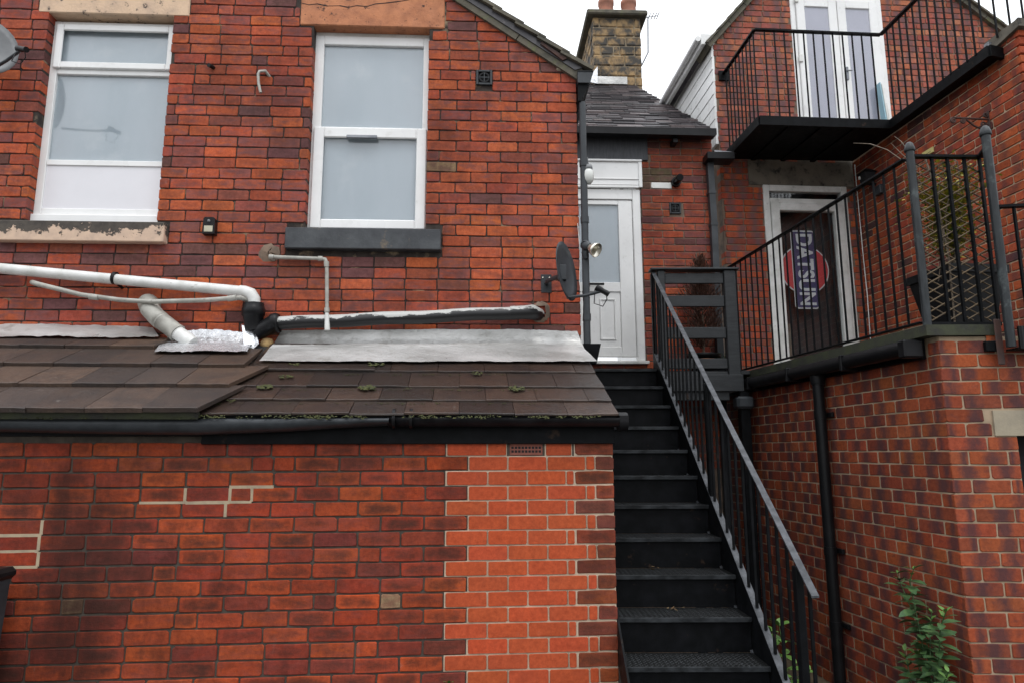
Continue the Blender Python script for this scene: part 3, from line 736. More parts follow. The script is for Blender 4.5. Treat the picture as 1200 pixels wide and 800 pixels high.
# moss
def moss(name, spots, parent, kind='stuff'):
    q = MB()
    for c, r0, k_ in spots:
        c = Vector(c)
        for _ in range(k_):
            a_ = random.uniform(0, 6.28); rr = r0*math.sqrt(random.random()); s_ = random.uniform(.006, .016)*min(1, r0*20)
            p_ = c+Vector((math.cos(a_)*rr, math.sin(a_)*rr*.8, math.sin(a_)*rr*.35))
            n_ = 6; q.add([p_+Vector((math.cos(j*math.pi/3)*s_, math.sin(j*math.pi/3)*s_, 0)) for j in range(6)]+[p_+Vector((0, 0, s_*.8))], [(j, (j+1) % 6, 6) for j in range(6)], None, True)
    return q.build(name, M_MOSS, parent, kind=kind)
sp_ = []
for px, py, r0, k_ in ((310, 453, .045, 50), (429, 454, .05, 45), (605, 455, .05, 40), (478, 455, .02, 12), (335, 441, .04, 25), (560, 437, .04, 16), (345, 427, .04, 14), (440, 427, .05, 20), (270, 470, .03, 8), (215, 433, .02, 6)):
    x, v = shit(px, py, .02); sp_.append((p3(x, v, .02), r0, k_))
moss('moss', sp_, HL)
sp_ = []
for _ in range(90):
    rr_ = random.choice((455, 471, 437)); px = random.gauss(random.choice((300, 430, 600, 520)), 35); x, v = shit(px, rr_+1.5, .012); sp_.append((p3(x, v, .012), .018, 3))
for _ in range(220):
    px = random.uniform(240, 700) if random.random() < .75 else random.uniform(20, 240)
    if random.random() < abs(math.sin(px*.021))*.9: x, v = shit(px, 486.5, .01); sp_.append((p3(x, v-.01, .0+random.uniform(0, .01)), .025, 5))
for r_ in range(3):
    for _ in range(40):
        px = random.uniform(5, 280); x, v = shit(px, (456, 432, 411)[r_]+2, H0); sp_.append((p3(min(x, rx[r_+1]-.02), tv[r_+1]-.004, H0+.0), .018, 2))
moss('moss', sp_, HL)
# flashings
def sheet(mb, rowsP, wob=.003, nx=40):
    """grid of points: rowsP = list of (list of control points) interpolated along x, with slight crumple"""
    vs = []; m_ = len(rowsP)
    for rI, P in enumerate(rowsP):
        for i in range(nx+1):
            t_ = i/nx*(len(P)-1); j = min(int(t_), len(P)-2); f_ = t_-j
            p_ = Vector(P[j]).lerp(Vector(P[j+1]), f_)
            wv = math.sin(p_.x*9+rI*2)*.6+math.sin(p_.x*23+rI)*.4
            vs.append(p_+Vector((random.uniform(-wob, wob)*.5, random.uniform(-wob, 0)-abs(wv)*wob, (random.uniform(-wob, wob)*.6+wv*wob*.8))))
    fs = [(r_*(nx+1)+i, r_*(nx+1)+i+1, (r_+1)*(nx+1)+i+1, (r_+1)*(nx+1)+i) for r_ in range(m_-1) for i in range(nx)]
    mb.add(vs, fs, None, True); return mb
MY = lambda u_: None
def mp_(px, py, y):                                # point of the house wall, in the lean-to's frame
    u_, z_ = FM.hit(px, py, y); p_ = FM.w(u_, y, z_)-FL.O; return (p_.dot(FL.ex), p_.dot(FL.ey), p_.z)
def rf(px, py, h):
    x, v = shit(px, py, h); return p3(x, v, h)
q = MB()
top = [mp_(x, y, -.012) for x, y in ((330, 387), (420, 386.5), (520, 386), (600, 386), (676, 388))]
mid0 = [mp_(x, y, -.02) for x, y in ((322, 402), (420, 402), (520, 402), (600, 401), (682, 402))]
mid1 = [rf(x, y, .04) for x, y in ((315, 408), (420, 409), (520, 409), (600, 408), (685, 408))]
low = [rf(x, y, .034) for x, y in ((304, 422.5), (420, 423), (520, 423), (600, 423), (700, 423))]
sheet(q, [top, [Vector(a_).lerp(Vector(b_), .5) for a_, b_ in zip(top, mid0)], mid0, mid1, [Vector(a_).lerp(Vector(b_), .5) for a_, b_ in zip(mid1, low)], low], .003, 90)
q.build('flashing', M_LEAD, HL, label='wide silver flashing over the slates')
q = MB()
top = [mp_(x, y, -.012) for x, y in ((-60, 380), (40, 380), (110, 381), (180, 384))]
low = [rf(x, y, H0+.035) for x, y in ((-60, 393.5), (40, 394), (110, 395), (186, 395))]
sheet(q, [top, [Vector(a_).lerp(Vector(b_), .55)+Vector((0, .012, -.0)) for a_, b_ in zip(top, low)], low], .006, 40)
q.build('flashing', M_LEAD, HL, label='crumpled grey flashing on the left')
q = MB()
top = [mp_(x, y, -.03) for x, y in ((200, 392), (225, 386), (262, 387), (296, 392))]
m1 = [mp_(x, y, -.05) for x, y in ((192, 400), (225, 400), (262, 401), (297, 402))]
low = [rf(x, y, H0+.045) for x, y in ((181, 411), (225, 411.5), (262, 411.5), (290, 412))]
sheet(q, [top, m1, [Vector(a_).lerp(Vector(b_), .5)+Vector((0, 0, .012)) for a_, b_ in zip(m1, low)], low], .0075, 40)
q.build('flashing', M_FOIL, HL, label='white membrane dressed round the pipe')
q = MB()
top = [mp_(x, y, -.1) for x, y in ((285, 384), (294, 385), (300, 390))]
m1 = [mp_(x, y, -.13) for x, y in ((287, 397), (297, 398), (305, 401))]
low = [mp_(x, y, -.2) for x, y in ((286, 413), (294, 419), (300, 408))]
sheet(q, [top, m1, low], .012, 10); q.build('foil_patch', M_FOIL, HL)
q = MB(); c = Vector(mp_(313, 403, -.06)); q.lathe([(0, -.05), (.04, -.035), (.05, 0), (.035, .035), (0, .045)], c, 10); q.build('expanding_foam', M_FOAM, HL)

# ================================================================== REAR HOUSE with the white door
HB = on(FB, 'rear_house', 'low brick house with slate roof and stone chimney behind the staircase', 'house')
bx0, bx1 = U(FB, 640, 300), U(FB, 838, 250)
eav = Z(FB, 760, 158)
dr = (U(FB, 754, 300)-1.0, U(FB, 754, 300), Z(FB, 740, 423), Z(FB, 720, 189))
core(FB, HB, bx0-.3, bx1-.003, 0, lambda u: eav+.02, [dr], M_MSHADE, 0, .25, 'wall')
blk = (dr[0]-.05, U(FB, 758, 170), dr[3], eav)
def pickB(u, z, mk):
    p = proj(FB.w(u, 0, z)); px, py = p[0], p[1]
    r_ = random.random(); c = DK if r_ < .1 else PU if r_ < .25 else MR_ if r_ < .5 else RD if r_ < .8 else OR
    if 755 < px < 790 and 200 < py < 222: c = (.16, .12, .075)
    if 768 < px < 784 and 211 < py < 222: return (.7, .68, .64, 1), M_WHITE, 0
    return jit(c), None, 0
vv = [(U(FB, 784, 240), U(FB, 799, 240), Z(FB, 790, 251), Z(FB, 790, 237))]
lay(FB, HB, rows(1.8, eav, .066, .011), lambda z: (bx0-.2, bx1), [dr, (blk[0], blk[1], blk[2]-.0, blk[3]+.1)]+vv, pickB, L=.218, J=.01, mat=M_BOLD, header=.12)
MB().bbox(blk[0], blk[1], -.03, .02, blk[2]+.002, eav+.01, .003).build('board_panel', M_GWOOD, HB)
# gutter, fascia, slates
a = FB.hit(684, 150, -.16); b_ = FB.hit(838, 151, -.16)
MB().bbox(a[0]-.4, b_[0]-.05, -.1, -.0, eav+.012, a[1]+.01, .003).build('fascia', M_BLACK, HB)
q = MB(); gz1 = a[1]; gz0 = Z(FB, 760, 160, -.16)
q.prism([(a[0]-.4, gz0+.012), (b_[0]-.02, gz0), (b_[0], gz0+.015), (b_[0], gz1), (a[0]-.4, gz1)], -.2, -.101)
q.build('gutter', M_BLKPL, HB)
MB().bbox(U(FB, 784, 160), U(FB, 790, 160), -.14, -.02, Z(FB, 787, 170, -.08), gz0-.001, .005).build('gutter_bracket', M_BLKPL, HB)
RY0, RZ0, RS = -.12, gz1+.01, .72
def rfB(u, y): return RZ0+(y-RY0)*RS
rlen = 3.6
# the slate roof is cut along the clad side wall of the gable house: that wall is a plane of constant x further back
def xr(y): return bx1+.02 - .0*y
mb = MB(); mb.hexa([(bx0-.5, RY0, RZ0-.06), (bx1, RY0, RZ0-.06), (bx1, rlen, rfB(0, rlen)-.06), (bx0-.5, rlen, rfB(0, rlen)-.06), (bx0-.5, RY0, RZ0-.005), (bx1, RY0, RZ0-.005), (bx1, rlen, rfB(0, rlen)-.005), (bx0-.5, rlen, rfB(0, rlen)-.005)])
mb.build('roof', M_SLATE, HB)
M_SLV = brick_mat('slate_mixed_sheen', dark=(.02, .018, .02), dlo=.5, dhi=.7, damt=.6, lime=(.2, .17, .17), llo=.6, lhi=.75, lamt=.6, rough=.4, bmp=.003)
mb = MB(); y = RY0; r_ = 0; sl = math.hypot(1, RS)
while y < rlen:
    x = bx0-.5+(r_ % 2)*.12; ex = .155/sl*random.uniform(.9, 1.05)
    while x < bx1-.03:
        wd = random.uniform(.2, .3); x1 = min(x+wd, bx1-.002); h0 = random.uniform(.014, .034); dy = random.uniform(-.012, .008)
        y0, y1 = y+dy, y+ex*1.5
        z0, z1 = rfB(0, y0), rfB(0, y1)
        mb.hexa([(x, y0, z0), (x1-.006, y0, z0), (x1-.006, y1, z1-.004), (x, y1, z1-.004), (x, y0, z0+h0), (x1-.006, y0, z0+h0), (x1-.006, y1, z1+.002), (x, y1, z1+.002)], random.choice([(.03, .027, .03), (.05, .043, .046), (.085, .072, .075), (.02, .018, .02), (.12, .1, .1)]))  # mixed slate tones; the palest put the wet sheen into the colour
        x += wd
    y += ex; r_ += 1
mb.build('slates', M_SLV, HB, kind='stuff')
MB().bbox(bx0-.5, bx1, rlen-.08, rlen+.12, rfB(0, rlen)-.03, rfB(0, rlen)+.05, .03).build('ridge', M_STONEV, HB)
# back slope so that the roof is a solid thing
zr = rfB(0, rlen); mb = MB(); mb.hexa([(bx0-.5, rlen, zr-.06), (bx1, rlen, zr-.06), (bx1, rlen*2, RZ0), (bx0-.5, rlen*2, RZ0), (bx0-.5, rlen, zr-.01), (bx1, rlen, zr-.01), (bx1, rlen*2, RZ0+.05), (bx0-.5, rlen*2, RZ0+.05)]); mb.build('roof', M_SLATE, HB)
# door
dx0, dx1, dz0, dz1 = dr; DY = -.03
D = thing('door', None, None, (0, 0, 0)) if 0 else None
q = MB(); zh = Z(FB, 740, 222, DY); zhh = Z(FB, 740, 231, DY)
q.bbox(dx0-.06, dx1+.0, -.045, .06, Z(FB, 740, 218, DY), dz1-.003, .006)
DF = q.build('door', M_UPVC, HB, label='white panelled door under a white header board')
q = MB(); q.bbox(dx0-.06, dx1+.005, -.065, -.046, dz1-.03, dz1-.004, .006); q.bbox(dx1-.035, dx1+.004, -.06, -.046, zh+.01, dz1-.031, .006); q.bbox(dx0-.06, dx1-.036, -.054, -.046, zh+.1, zh+.112, .002); q.bbox(dx0-.06, dx1-.036, -.06, -.046, zh+.005, zh+.03, .004)
q.build('header_trim', M_UPVC, DF)
q = MB(); x1 = dx1-.02; q.bbox(x1-.085, x1, -.03, .05, dz0, zh-.002, .008); q.bbox(dx0-.05, dx0+.03, -.03, .05, dz0, zh-.002, .008); q.bbox(dx0+.031, x1-.086, -.029, .05, zhh-.03, zh-.003, .006)
q.build('frame', M_UPVC, DF)
lx0, lx1 = dx0+.035, x1-.09; lz0, lz1 = dz0+.045, zhh-.035
gx1 = U(FB, 726, 300, -.02); gzt = Z(FB, 710, 240, -.02); gzb = Z(FB, 710, 331, -.02)
q = MB(); st_ = lx1-gx1
ring(q, lx0, lx1, lz0, lz1, -.018, .03, st_, tb=.1, tt=lz1-gzt, b=.004)
q.bbox(lx0+st_+.0002, lx1-st_-.0002, -.0175, .03, gzb-.1, gzb, .004)
q.bbox(lx0+st_+.0003, lx1-st_-.0003, -.006, .02, lz0+.1, gzb-.1005, .004)
lf = q.build('leaf', M_UPVC, DF)
q = MB(); pz0, pz1 = lz0+.17, gzb-.17; ring(q, U(FB, 703, 370, -.01), U(FB, 722, 370, -.01), pz0, pz1, -.016, -.0065, .018, b=.004); q.build('moulding', M_UPVC, DF)
MB().box(lx0+st_-.01, lx1-st_+.01, -.006, .0, gzb-.01, gzt+.01).build('pane', M_GLASS, DF)
MB().box(lx0+st_-.009, lx1-st_+.009, .0095, .0125, gzb-.009, gzt+.009).build('blind', M_FROST, DF)
q = MB(); hz = Z(FB, 700, 333, -.05); q.bbox(U(FB, 686, 333, -.05), U(FB, 708, 333, -.05), -.06, -.045, hz-.012, hz+.012, .004); q.bbox(U(FB, 689, 340, -.03)-.01, U(FB, 689, 340, -.03)+.02, -.045, -.0185, hz-.03, hz+.03, .004); q.build('handle', M_BLKPL, DF)
MB().bbox(dx0-.06, dx1+.01, -.07, .04, dz0-.035, dz0-.002, .005).build('threshold', M_UPVCG, DF)
# chimney
cy = 3.25                                             # depth of its near face
c0 = FB.hit(695, 60, cy); c1 = FB.hit(752, 60, cy); cz1 = Z(FB, 720, 21, cy); cz0 = Z(FB, 720, 108, cy)-.3
cx0, cx1 = c0[0], c1[0]; cd = 1.25
CH = MB().box(cx0+.012, cx1-.012, cy+.012, cy+cd-.012, cz0, cz1).build('chimney', simple('chimney_joint', (.3, .24, .16), (.16, .13, .09), 8, .95), HB)
hts = [Z(FB, 720, y_, cy) for y_ in (101, 90, 77.5, 65, 54, 43, 32.5, 21)]; hts = [cz0]+hts
def stone(x0, x1, y0, y1, z0, z1):
    q = MB(); q.bbox(x0, x1, y0, y1, z0, z1, .018)
    q.v = [(a_+random.uniform(-.006, .006), b_+random.uniform(-.006, .006), c_+random.uniform(-.005, .005)) for a_, b_, c_ in q.v]
    return q.build('stone', M_STONE, CH)
for r_, (z0, z1) in enumerate(zip(hts, hts[1:])):
    pat = [(0, .3, .68, 1), (0, .47, .85, 1), (0, .14, .5, .86, 1), (0, .36, .64, 1), (0, .16, .42, .55, .85, 1)][r_ % 5]
    for p0, p1 in zip(pat, pat[1:]):
        stone(cx0+(cx1-cx0)*p0+.004, cx0+(cx1-cx0)*p1-.004, cy-.004+random.uniform(-.006, .006), cy+.12, z0+.005, z1-.005)
    for y0, y1 in ((.13, .42), (.43, .8), (.81, cd)) if r_ % 2 else ((.13, .6), (.61, .95), (.96, cd)):
        stone(cx0-.004, cx0+.1, cy+y0, cy+y1-.008, z0+.005, z1-.005); stone(cx1-.1, cx1+.004, cy+y0, cy+y1-.008, z0+.005, z1-.005)
MB().bbox(cx0-.1, cx1+.1, cy-.1, cy+cd+.1, cz1+.001, cz1+.09, .02).build('cap_slab', M_STONEV, CH)
for px in (708, 734):
    pu = U(FB, px, 10, cy+.3); q = MB(); q.lathe([(.13, 0), (.125, .04), (.118, .22), (.132, .235), (.132, .3), (.118, .32), (.09, .32), (.09, .1)], (pu, cy+.14, cz1+.08), 20); q.build('chimney_pot', M_POTT, CH)
q = MB(); z_ = Z(FB, 720, 101, cy); q.bbox(U(FB, 697, 100, cy), U(FB, 735, 100, cy), cy-.03, cy-.012, Z(FB, 720, 100, cy), Z(FB, 720, 91, cy), .004); q.build('lead_apron', M_LEAD, CH)
q = MB(); q.prism([(U(FB, 690, 98, cy-.03), Z(FB, 690, 97, cy-.03)), (U(FB, 700, 98, cy-.03), Z(FB, 700, 99, cy-.03)), (U(FB, 700, 80, cy-.03), Z(FB, 700, 79, cy-.03)), (U(FB, 696, 84, cy-.03), Z(FB, 696, 84, cy-.03))], cy-.05, cy-.035); q.build('foil_patch', M_FOIL, CH)
# aerial
AE = thing('tv_aerial', 'thin television aerial on a bent mast beside the stone chimney', 'aerial', FB.O, FB.a)
P = [FB.hit(x, y_, cy+.1) for x, y_ in ((752, 77), (759.5, 62), (759.3, 20))]
MB().tube([(P[0][0], cy+.1, P[0][1]), (P[1][0], cy+.1, P[1][1]), (P[2][0], cy+.1, P[2][1])], .012, 6).build('mast', M_SEAL, AE)
p0 = FB.hit(756, 21, cy+.1); p1 = FB.hit(778, 1, cy+.1)
MB().tube([(p0[0], cy+.1, p0[1]), (p1[0], cy+.5, p1[1])], .008, 6).build('boom', M_SEAL, AE)
for t_ in (.05, .3, .55, .8, 1):
    c = Vector((p0[0], cy+.1, p0[1])).lerp(Vector((p1[0], cy+.5, p1[1])), t_)
    MB().tube([c+Vector((-.01, .07, -.02)), c+Vector((.01, -.07, .02))], .008, 5).build('element', M_SEAL, AE)

# ================================================================== GABLE HOUSE
HG = on(FG, 'gable_house', 'multi red brick gable with white french doors above a black balcony', 'house')
gx0 = U(FG, 841, 150); gxr = U(FG, 1177, 42); ez = Z(FG, 838, 50)
sll = (Z(FG, 880, 0)-ez)/(U(FG, 880, 0)-gx0); ezr = Z(FG, 1177, 42); slr = (Z(FG, 1120, 0)-ezr)/(gxr-U(FG, 1120, 0))
ap = (ezr-ez+slr*gxr+sll*gx0)/(sll+slr)
def gtop(u): return min(ez+(u-gx0)*sll, ezr+(gxr-u)*slr)
BZ = Z(FG, 950, 190)                                   # underside of the balcony at the wall
fd = (U(FG, 925, 5.6), U(FG, 1031, 3.7), BZ+.09, Z(FG, 980, -3))
d2 = (U(FG, 893, 217), U(FG, 991, 222), .76+CZ-.0, Z(FG, 940, 218.5))
core(FG, HG, gx0+.003, gxr, 0, gtop, [fd, d2], M_MSHADE, 0, .25, 'wall', extra=(ap,))
bandz = (d2[3], BZ+.02); bandx = (U(FG, 876, 200), 1.2)
sidex = (3.84-3.0)/math.cos(FG.a)+.02
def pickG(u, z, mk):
    c = random.choice([(.42, .14, .085), (.38, .12, .075), (.34, .105, .07), (.31, .1, .07), (.46, .17, .1)])  # palette lifted and pinkened: distance haze painted into the bricks
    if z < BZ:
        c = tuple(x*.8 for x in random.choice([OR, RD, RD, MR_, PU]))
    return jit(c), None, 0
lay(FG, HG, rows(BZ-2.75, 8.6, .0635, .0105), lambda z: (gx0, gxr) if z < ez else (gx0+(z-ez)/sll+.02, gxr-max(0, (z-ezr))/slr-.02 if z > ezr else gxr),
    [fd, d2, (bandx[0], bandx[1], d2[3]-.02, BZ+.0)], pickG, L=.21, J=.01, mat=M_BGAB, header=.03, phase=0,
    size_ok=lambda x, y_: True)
MB().box(bandx[0]+.004, bandx[1], -.008, .05, d2[3]+.002, BZ+.03).build('lintel_band', M_REND, HG)
# verge
for a0, z0, sg, sN, nn in ((gx0, ez, 1, sll, 8), (gxr, ezr, -1, slr, 8)):
    l_ = math.hypot(1, sN); dx, dz = sg/l_, sN/l_
    tot = (ap-a0)*sg*l_
    for i in range(nn):
        t0, t1 = tot*i/nn-.1*(i == 0), tot*(i+1)/nn-.006
        pts = [(a0+dx*t_-sg*dz*0-sg*(sN/l_)*h, z0+dz*t_+h/l_) for t_, h in ((t0, -.02), (t1, -.02), (t1, .03), (t0, .03))]
        MB().prism(pts, -.05, .3).build('verge_stone', M_STONEV, HG)
        for j in range(2):
            t2 = t0+(t1-t0)*(j*.5); t3 = t2+(t1-t0)*.62
            pts = [(a0+dx*t_-sg*(sN/l_)*h, z0+dz*t_+h/l_) for t_, h in ((t2, .033), (t3, .036), (t3, .052), (t2, .06))]
            MB().prism(pts, -.08, .3).build('slate', M_STONEV, HG)
    pts = [(a0+dx*t_-sg*(sN/l_)*h, z0+dz*t_+h/l_) for t_, h in ((-.1, .0), (tot, .0), (tot, .05), (-.1, .05))]
    MB().prism(pts, .3, 5.5).build('roof', M_SLATE, HG)
# clad left side, its eaves and gutter
CD = MB().box(gx0+.004, gx0+.1, .25, 5.3, 0, ez-.02).build('side_wall', M_UPVC, HG)
lo = eav
for i in range(12):
    z0 = lo+i*.15
    if z0 > ez-.03: break
    z1 = min(z0+.148, ez-.02)
    q = MB(); q.hexa([(gx0-.028, .0, z0), (gx0+.003, .0, z0), (gx0+.003, 5.3, z0), (gx0-.028, 5.3, z0), (gx0-.02, .0, z1), (gx0+.003, .0, z1), (gx0+.003, 5.3, z1), (gx0-.02, 5.3, z1)]); q.build('cladding_board', M_UPVC, HG)
q = MB(); q.bbox(gx0-.13, gx0-.03, -.02, 5.3, ez-.045, ez-.03, .003); q.build('soffit', M_UPVCG, HG)
q = MB(); q.bbox(gx0-.15, gx0-.1305, -.03, 5.3, ez-.055, ez+.07, .003); q.bbox(gx0-.15, gx0+.0, -.035, -.021, ez-.05, ez+.08, .003); q.build('bargeboard', M_UPVC, HG)
q = MB(); q.tube([(gx0-.185, -.03, ez+.02), (gx0-.185, 5.3, ez+.02)], .033, 10); q.build('gutter', M_UPVC, HG)
for i in range(3):
    q = MB(); q.tube([(gx0-.185, .8+i*.9, ez+.02), (gx0-.185, .84+i*.9, ez+.02)], .037, 10); q.build('gutter_bracket', M_UPVC, HG)
# lead hopper at the foot of the cladding
q = MB(); a = FG.hit(838, 170, -.1); b_ = FG.hit(858, 186, -.1)
q.add([(a[0]-.0, -.02, a[1]-.02), (b_[0], -.02, b_[1]+.05), (b_[0]-.0, -.2, b_[1]+.03), (a[0]-.05, -.2, b_[1]+.04), (a[0]-.05, -.22, b_[1]-.0), (b_[0], -.22, b_[1])], [(0, 3, 2, 1), (3, 4, 5, 2)]); q.build('lead_flashing', M_SEAL, HG)
# french doors
Fd = ring(MB(), fd[0]-.001, fd[1]+.001, fd[2], fd[3], -.015, .07, .06, b=.006).build('french_doors', M_UPVC, HG)
xm = (fd[0]+fd[1])/2+.0; zt = fd[3]-.06
for x0, x1 in ((fd[0]+.062, xm-.004), (xm+.004, fd[1]-.062)):
    lf = ring(MB(), x0, x1, fd[2]+.03, zt, -.035, .03, .1, tb=.16, b=.007).build('door_leaf', M_UPVC, Fd)
    MB().box(x0+.09, x1-.09, -.024, -.018, fd[2]+.15, zt-.09).build('pane', M_GLASS, Fd)
for x0, x1 in ((fd[0]+.062, xm-.004), (xm+.004, fd[1]-.062)):
    MB().box(x0+.08, x1-.08, -.0165, -.012, fd[2]+.14, zt-.08).build('blind', M_LILAC, Fd)
q = MB(); hz = Z(FG, 980, 84, -.05); q.bbox(xm+.02, xm+.1, -.075, -.06, hz, hz+.014, .004); q.bbox(xm+.035, xm+.06, -.06, -.036, hz-.1, hz+.06, .004); q.build('handle', M_SEAL, Fd)
for k in (0, 1, 2):
    z0 = fd[2]+.35+k*.75; MB().bbox(fd[0]+.045, fd[0]+.09, -.05, -.036, z0, z0+.09, .004).build('hinge', M_UPVCG, Fd)
# white door on the terrace
q = ring(MB(), d2[0]-.001, d2[1]+.001, d2[2], d2[3], -.02, .06, .07, b=.006); zt2 = Z(FG, 940, 236, -.02); q.bbox(d2[0]+.071, d2[1]-.071, -.019, .05, zt2-.03, zt2+.03, .005)
TD = q.build('terrace_door', M_UPVCG, HG, label='white glazed door with a red and blue sign behind the glass')
gl = (d2[0]+.165, d2[1]-.175)
ring(MB(), d2[0]+.072, d2[1]-.072, d2[2]+.01, zt2-.032, -.04, .03, .095, tb=.2, tt=.085, b=.007).build('door_leaf', M_UPVCG, TD)
MB().box(d2[0]+.06, d2[1]-.06, .0, .006, zt2+.02, d2[3]-.06).build('pane', M_GLASS, TD)
MB().box(d2[0]+.15, d2[1]-.15, .0, .006, d2[2]+.19, zt2-.1).build('pane', M_GLASS, TD)
MB().box(d2[0]+.0, d2[1]-.0, .2, .21, d2[2], d2[3]).build('dark_room', simple('dim_room', (.03, .028, .028), (.018, .017, .018), 3, .6), TD)
MB().bbox(gl[0]+.03, gl[0]+.12, .1, .12, d2[2]+.1, d2[2]+.62, .01).build('pale_box', M_REND, TD)
# sign: red disc with white rim, navy bar, white letters
sx, sz = FG.hit(943.5, 316, .01)
sg = MB(); k = 40; Rr = .275
sg.prism([(sx+math.cos(2*math.pi*i/k)*Rr, sz+math.sin(2*math.pi*i/k)*Rr) for i in range(k)], .02, .024); SG = sg.build('sign_disc_rim', M_LETTER, TD)
sg = MB(); sg.prism([(sx+math.cos(2*math.pi*i/k)*(Rr-.014), sz+math.sin(2*math.pi*i/k)*(Rr-.014)) for i in range(k)], .0165, .0195); sg.build('sign_disc', M_RED, TD)
zt3, zb3 = Z(FG, 943, 270.5, .01), Z(FG, 943, 362, .01); hw = .138
def rr(x0, x1, z0, z1, r_, y0, y1):
    pts = []
    for cx, cz, a0 in ((x1-r_, z0+r_, -90), (x1-r_, z1-r_, 0), (x0+r_, z1-r_, 90), (x0+r_, z0+r_, 180)):
        for j in range(5): a_ = R(a0+j*22.5); pts.append((cx+math.cos(a_)*r_, cz+math.sin(a_)*r_))
    return MB().prism(pts, y0, y1)
rr(sx-hw, sx+hw, zb3, zt3, .04, .0135, .016).build('sign_bar_rim', M_LETTER, TD)
rr(sx-hw+.014, sx+hw-.014, zb3+.014, zt3-.014, .03, .0105, .013).build('sign_bar', M_BLUE, TD)
tcu = bpy.data.curves.new('lettering', 'FONT'); tcu.body = 'DATSUN'; tcu.size = .235; tcu.extrude = .001; tcu.offset = .006; tcu.align_x = 'CENTER'; tcu.align_y = 'CENTER'; tcu.space_character = 1.02
to = bpy.data.objects.new('lettering', tcu); COL.objects.link(to); to.parent = TD; tcu.materials.append(M_LETTER)
to.location = (sx, .0085, (zt3+zb3)/2); to.rotation_euler = (R(90), R(90), 0)
bpy.context.view_layer.update()
tw = to.dimensions.x; to.scale = ((zt3-zb3-.08)/tw, 1.05, 1)
bpy.context.view_layer.update(); dgr = bpy.context.evaluated_depsgraph_get(); tme = bpy.data.meshes.new_from_object(to.evaluated_get(dgr))
t2 = bpy.data.objects.new('lettering', tme); COL.objects.link(t2); t2.parent = TD; t2.location = to.location; t2.rotation_euler = to.rotation_euler; t2.scale = to.scale
bpy.data.objects.remove(to); t2.name = 'lettering'

# ================================================================== SIDE HOUSE beyond the terrace
HS = on(FS, 'side_house', 'red brick side wall to the right of the terrace with slab roof', 'house')
sEnd = 2.24; stop_ = BZ+.02
core(FS, HS, -.05, sEnd-.035, 0, lambda u: stop_ if u < sEnd-.55 else stop_+.12, [], simple('mortar_pale', (.46, .34, .23), (.32, .24, .16), 6, .95, bmp=.003), 0, .25, 'wall', extra=(sEnd-.55,))
MB().box(sEnd-.002, sEnd+.0, .25, .3, 0, .1)
def pickS(u, z, mk):
    r_ = random.random(); p = proj(FS.w(u, 0, z)); px = p[0]
    c = (.13, .055, .045) if r_ < .07 else (.24, .062, .04) if r_ < .2 else (.34, .075, .035) if r_ < .6 else (.42, .095, .038)
    return jit(c), None, 0
srow = rows(1.6, stop_+.1, .066, .0115)
lay(FS, HS, srow, lambda z: (-.04, sEnd+.004), [(-.1, sEnd-.55, stop_-.005, stop_+1)], pickS, L=.215, J=.0105, mat=brick_mat('brick_side_house', dark=(.045, .035, .04), dlo=.55, dhi=.72, dscale=9, damt=.5, lamt=.3, band=.55, edge=.2), phase=0)
# front return of the pier
FS2 = Frame(*(FS.O+FS.ex*sEnd)[:2], 6)
HS2 = thing('front_wall', None, None) if 0 else None
q = MB()
fr_root = HS
def to_S(p): v = p-FS.O; return (v.dot(FS.ex), v.dot(FS.ey), v.z)
q = MB(); pts = [to_S(FS2.w(x_, y_, z_)) for z_ in (0, stop_+.12) for x_, y_ in ((.01, .02), (2.2, .02), (2.2, .25), (.01, .25))]
q.hexa(pts); q.build('wall', M_MTAN, HS)
for ci, (z0, z1) in enumerate(rows(1.6, stop_+.1, .066, .0115)):
    x = .0 - (ci % 2)*0; first = (.1025 if ci % 2 == 0 else .215)
    while x < 2.1:
        l_ = first if x == 0 else .215
        q = MB(); brick_geo(q, x+(.0 if x else -.004), x+l_, z0, z1, .014, .1, pickS(0, z0, None)[0])
        if z0 > stop_-.6 or True:
            q.v = [to_S(FS2.w(a_, b_, c_)) for a_, b_, c_ in q.v]; 
            if x < .7 and z0 > 2.6: q.build('brick', MATS['brick_side_house'], HS)
            else:
                if ci == 0 and x == 0: restq = MB()
                restq.bp.update({len(restq.v)+k_: t_ for k_, t_ in q.bp.items()}); restq.add(q.v, q.f, q.c[0])
        x += l_+.0105
restq.build('brickwork', MATS['brick_side_house'], HS, kind='stuff')
# sloping coping on the pier
q = MB(); q.hexa([(sEnd-.6, -.04, stop_+.02), (sEnd+.05, -.04, stop_+.12), (sEnd+.05, .3, stop_+.12), (sEnd-.6, .3, stop_+.02), (sEnd-.6, -.04, stop_+.06), (sEnd+.05, -.04, stop_+.19), (sEnd+.05, .3, stop_+.19), (sEnd-.6, .3, stop_+.06)]); q.build('coping', M_REND, HS)
q = MB(); pts = [to_S(FS2.w(x_, y_, z_)) for z_ in (stop_+.122, stop_+.19) for x_, y_ in ((-.03, -.05), (2.2, -.05), (2.2, .3), (-.03, .3))]; q.hexa(pts); q.build('coping', M_REND, HS)
# white card by the pier, red tile edge
q = MB(); a = FS.hit(1163, 57, -.0); q.bbox(a[0]-.02, a[0]+.03, -.06, -.0, a[1]-.03, a[1]+.04, .004); q.build('loose_flashing', M_SEAL, HS)

